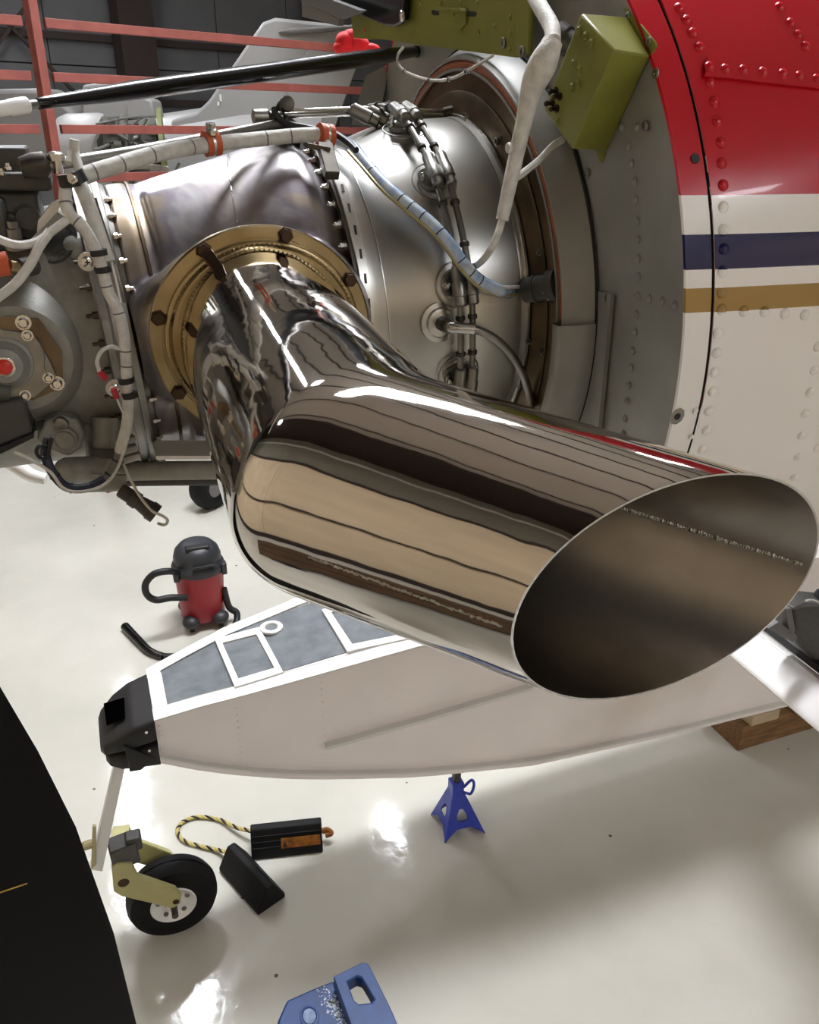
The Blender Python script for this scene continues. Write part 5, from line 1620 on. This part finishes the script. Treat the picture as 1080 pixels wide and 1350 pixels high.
for q_ in (((1036, 803), (1044, 802), (1049, 832), (1042, 838)), ((1013, 829), (1027, 820), (1051, 838), (1047, 848))):
    g = G(); g.prism([on_y(x, y, YF_ - .06) for x, y in q_], V(0, .03, 0)); g.build('bracket_arm', M['bg_grey'], mg, bevel=.002)
g = G(); g.tube(spline([on_y(x, y, YF_ - .09) for x, y in ((1062, 792), (1072, 791), (1084, 797), (1100, 806))], 6), .003, 8); g.build('white_lead', M['white_sleeve'], mg)

# ------------------------------------------------------------------ behind: red rack, other aircraft
DR = unit(V(*(on_z(1790, 190, 0) - EYE)[:2], 0)) if False else None
d_ = sight(1790, 185); DR = unit(V(d_[0], d_[1], 0)); NR = V(-DR[1], DR[0], 0)
P0 = EYE + sight(58, 120) / (sight(58, 120) @ CF) * 5.2; P0[2] = 0
rk = thing('pipe_rack', 'red oxide steel rack with four rails behind the engine', 'rack', tuple(P0))
g = G(); g.box(P0 + V(0, 0, 2.1), (.055, .10, 4.2), DR, NR); g.build('upright', M['rack'], rk, bevel=.004)
g = G(); g.box(P0 + DR * 3.6 + V(0, 0, 1.62), (.055, .10, 3.24), DR, NR); g.build('upright', M['rack'], rk, bevel=.004)


def rack_z(px, py):
    return on_plane(px, py, NR, P0)[2]


for k, (px, py) in enumerate(((200, 42.5), (200, 107.5), (200, 171), (170, 233))):
    z = rack_z(px, py)
    g = G(); g.box(P0 + DR * 1.93 + V(0, 0, z) - NR * .0, (3.72, .04, .055), DR, NR); g.build('rail', M['rack'], rk, bevel=.003)
    g = G(); g.box(P0 - DR * .95 + V(0, 0, z), (1.76, .04, .055), DR, NR); g.build('rail', M['rack'], rk, bevel=.003)
    if k == 0:
        g = G(); g.box(P0 + DR * 1.93 + V(0, 0, z + .36), (3.72, .04, .055), DR, NR); g.build('rail', M['rack'], rk, bevel=.003)


def far(px, py, D):
    return on_plane(px, py, _fh, EYE + _fh * D)


ta = thing('parked_aircraft_tail', 'pale grey aircraft tail fin beyond the red rack', 'aircraft', tuple(far(320, 200, 9)))
OFF = _fh * .14
g = G(); g.prism([far(x, y, 9) for x, y in ((225, 158), (258, 148), (275, 132), (338, 40), (346, 29), (362, 23), (430, 30), (470, 40), (455, 60), (405, 170), (380, 240), (225, 240))], OFF); g.build('tail_fin', M['bg_white'], ta, bevel=.03)
g = G(); g.prism([far(x, y, 8.97) for x, y in ((407, 66), (432, 62), (470, 40), (480, 60), (440, 172), (402, 172), (374, 112))], _fh * .02); g.build('rudder', M['bg_white'], ta, bevel=.006)
g = G(); g.prism([far(x, y, 8.94) for x, y in ((365, 42), (380, 37), (500, 30), (500, 36), (384, 45))], _fh * .3); g.build('tailplane', M['bg_grey'], ta, bevel=.02)
g = G(); g.tube([far(120, 232, 9.3), far(220, 205, 9.3), far(330, 195, 9.3), far(430, 196, 9.3)], lambda t: .35 + .12 * t, 28); g.build('tail_body', M['bg_white'], ta)
for px, py, q in ((291, 129, 1), (288, 137, .6)):
    g = G(); c_ = far(px, py, 8.99); g.box(c_, (.018, .01, .06 * q), unit(_r), unit(_fh), None); g.build('tail_light', M['float_white'], ta)
pa = thing('parked_aircraft_engine', 'open olive engine and white cowl of a parked aircraft behind the rack', 'aircraft', tuple(far(150, 200, 7.5)))
rr_ = unit(_r + _fh * .25)
g = G(); g.lathe(far(78, 200, 7.5), rr_, [(0, .20), (.03, .26), (.10, .29), (.36, .30), (.40, .29), (.40, .25)], 40, capped=False); g.build('cowl_ring', M['bg_white'], pa)
g = G(); g.lathe(far(80, 200, 7.5), rr_, [(0, .22), (.01, .01)], 30, capped=False); g.build('cowl_inlet', M['black'], pa)
g = G(); g.lathe(far(128, 198, 7.5), rr_, [(0, .2), (.08, .26), (.2, .24), (.22, .28), (.26, .28), (.28, .23), (.5, .25)], 32); eb_ = g.build('engine_block', M['bg_olive'], pa)
rnd = random.Random(3)
for k in range(26):
    g = G(); c_ = far(135 + rnd.random() * 78, 160 + rnd.random() * 66, 7.24 + rnd.random() * .05)
    if k % 2:
        g.tube(spline([c_, c_ + V(rnd.uniform(-.2, .2), .0, rnd.uniform(-.12, .12)), c_ + V(rnd.uniform(-.25, .25), .04, rnd.uniform(-.15, .15))], 5), rnd.uniform(.008, .018), 8)
    else:
        g.box(c_, (rnd.uniform(.04, .1), .06, rnd.uniform(.03, .08)))
    g.build('engine_accessory', (M['bg_olive'], M['cast_dark'], M['bg_grey'])[k % 3], pa)
g = G(); g.lathe(far(212, 196, 7.5), rr_, [(0, .31), (.035, .31), (.035, .25)], 36); g.build('mount_ring', mat('olive_ring', (104, 112, 58), .5), pa)
g = G(); g.prism([far(x, y, 8.0) for x, y in ((108, 112), (140, 108), (200, 132), (205, 155), (108, 158))], _fh * .3); g.build('windscreen_panel', M['bg_white'], pa, bevel=.02)
g = G(); g.prism([far(x, y, 7.9) for x, y in ((-60, 118), (60, 116), (100, 150), (80, 250), (-60, 255))], _fh * .4); g.build('wing_panel', M['bg_grey'], pa, bevel=.04)
g = G(); g.cyl(far(166, 130, 7.3), far(168, 250, 7.3), .012, n=10); g.build('prop_stay', M['bg_white'], pa)
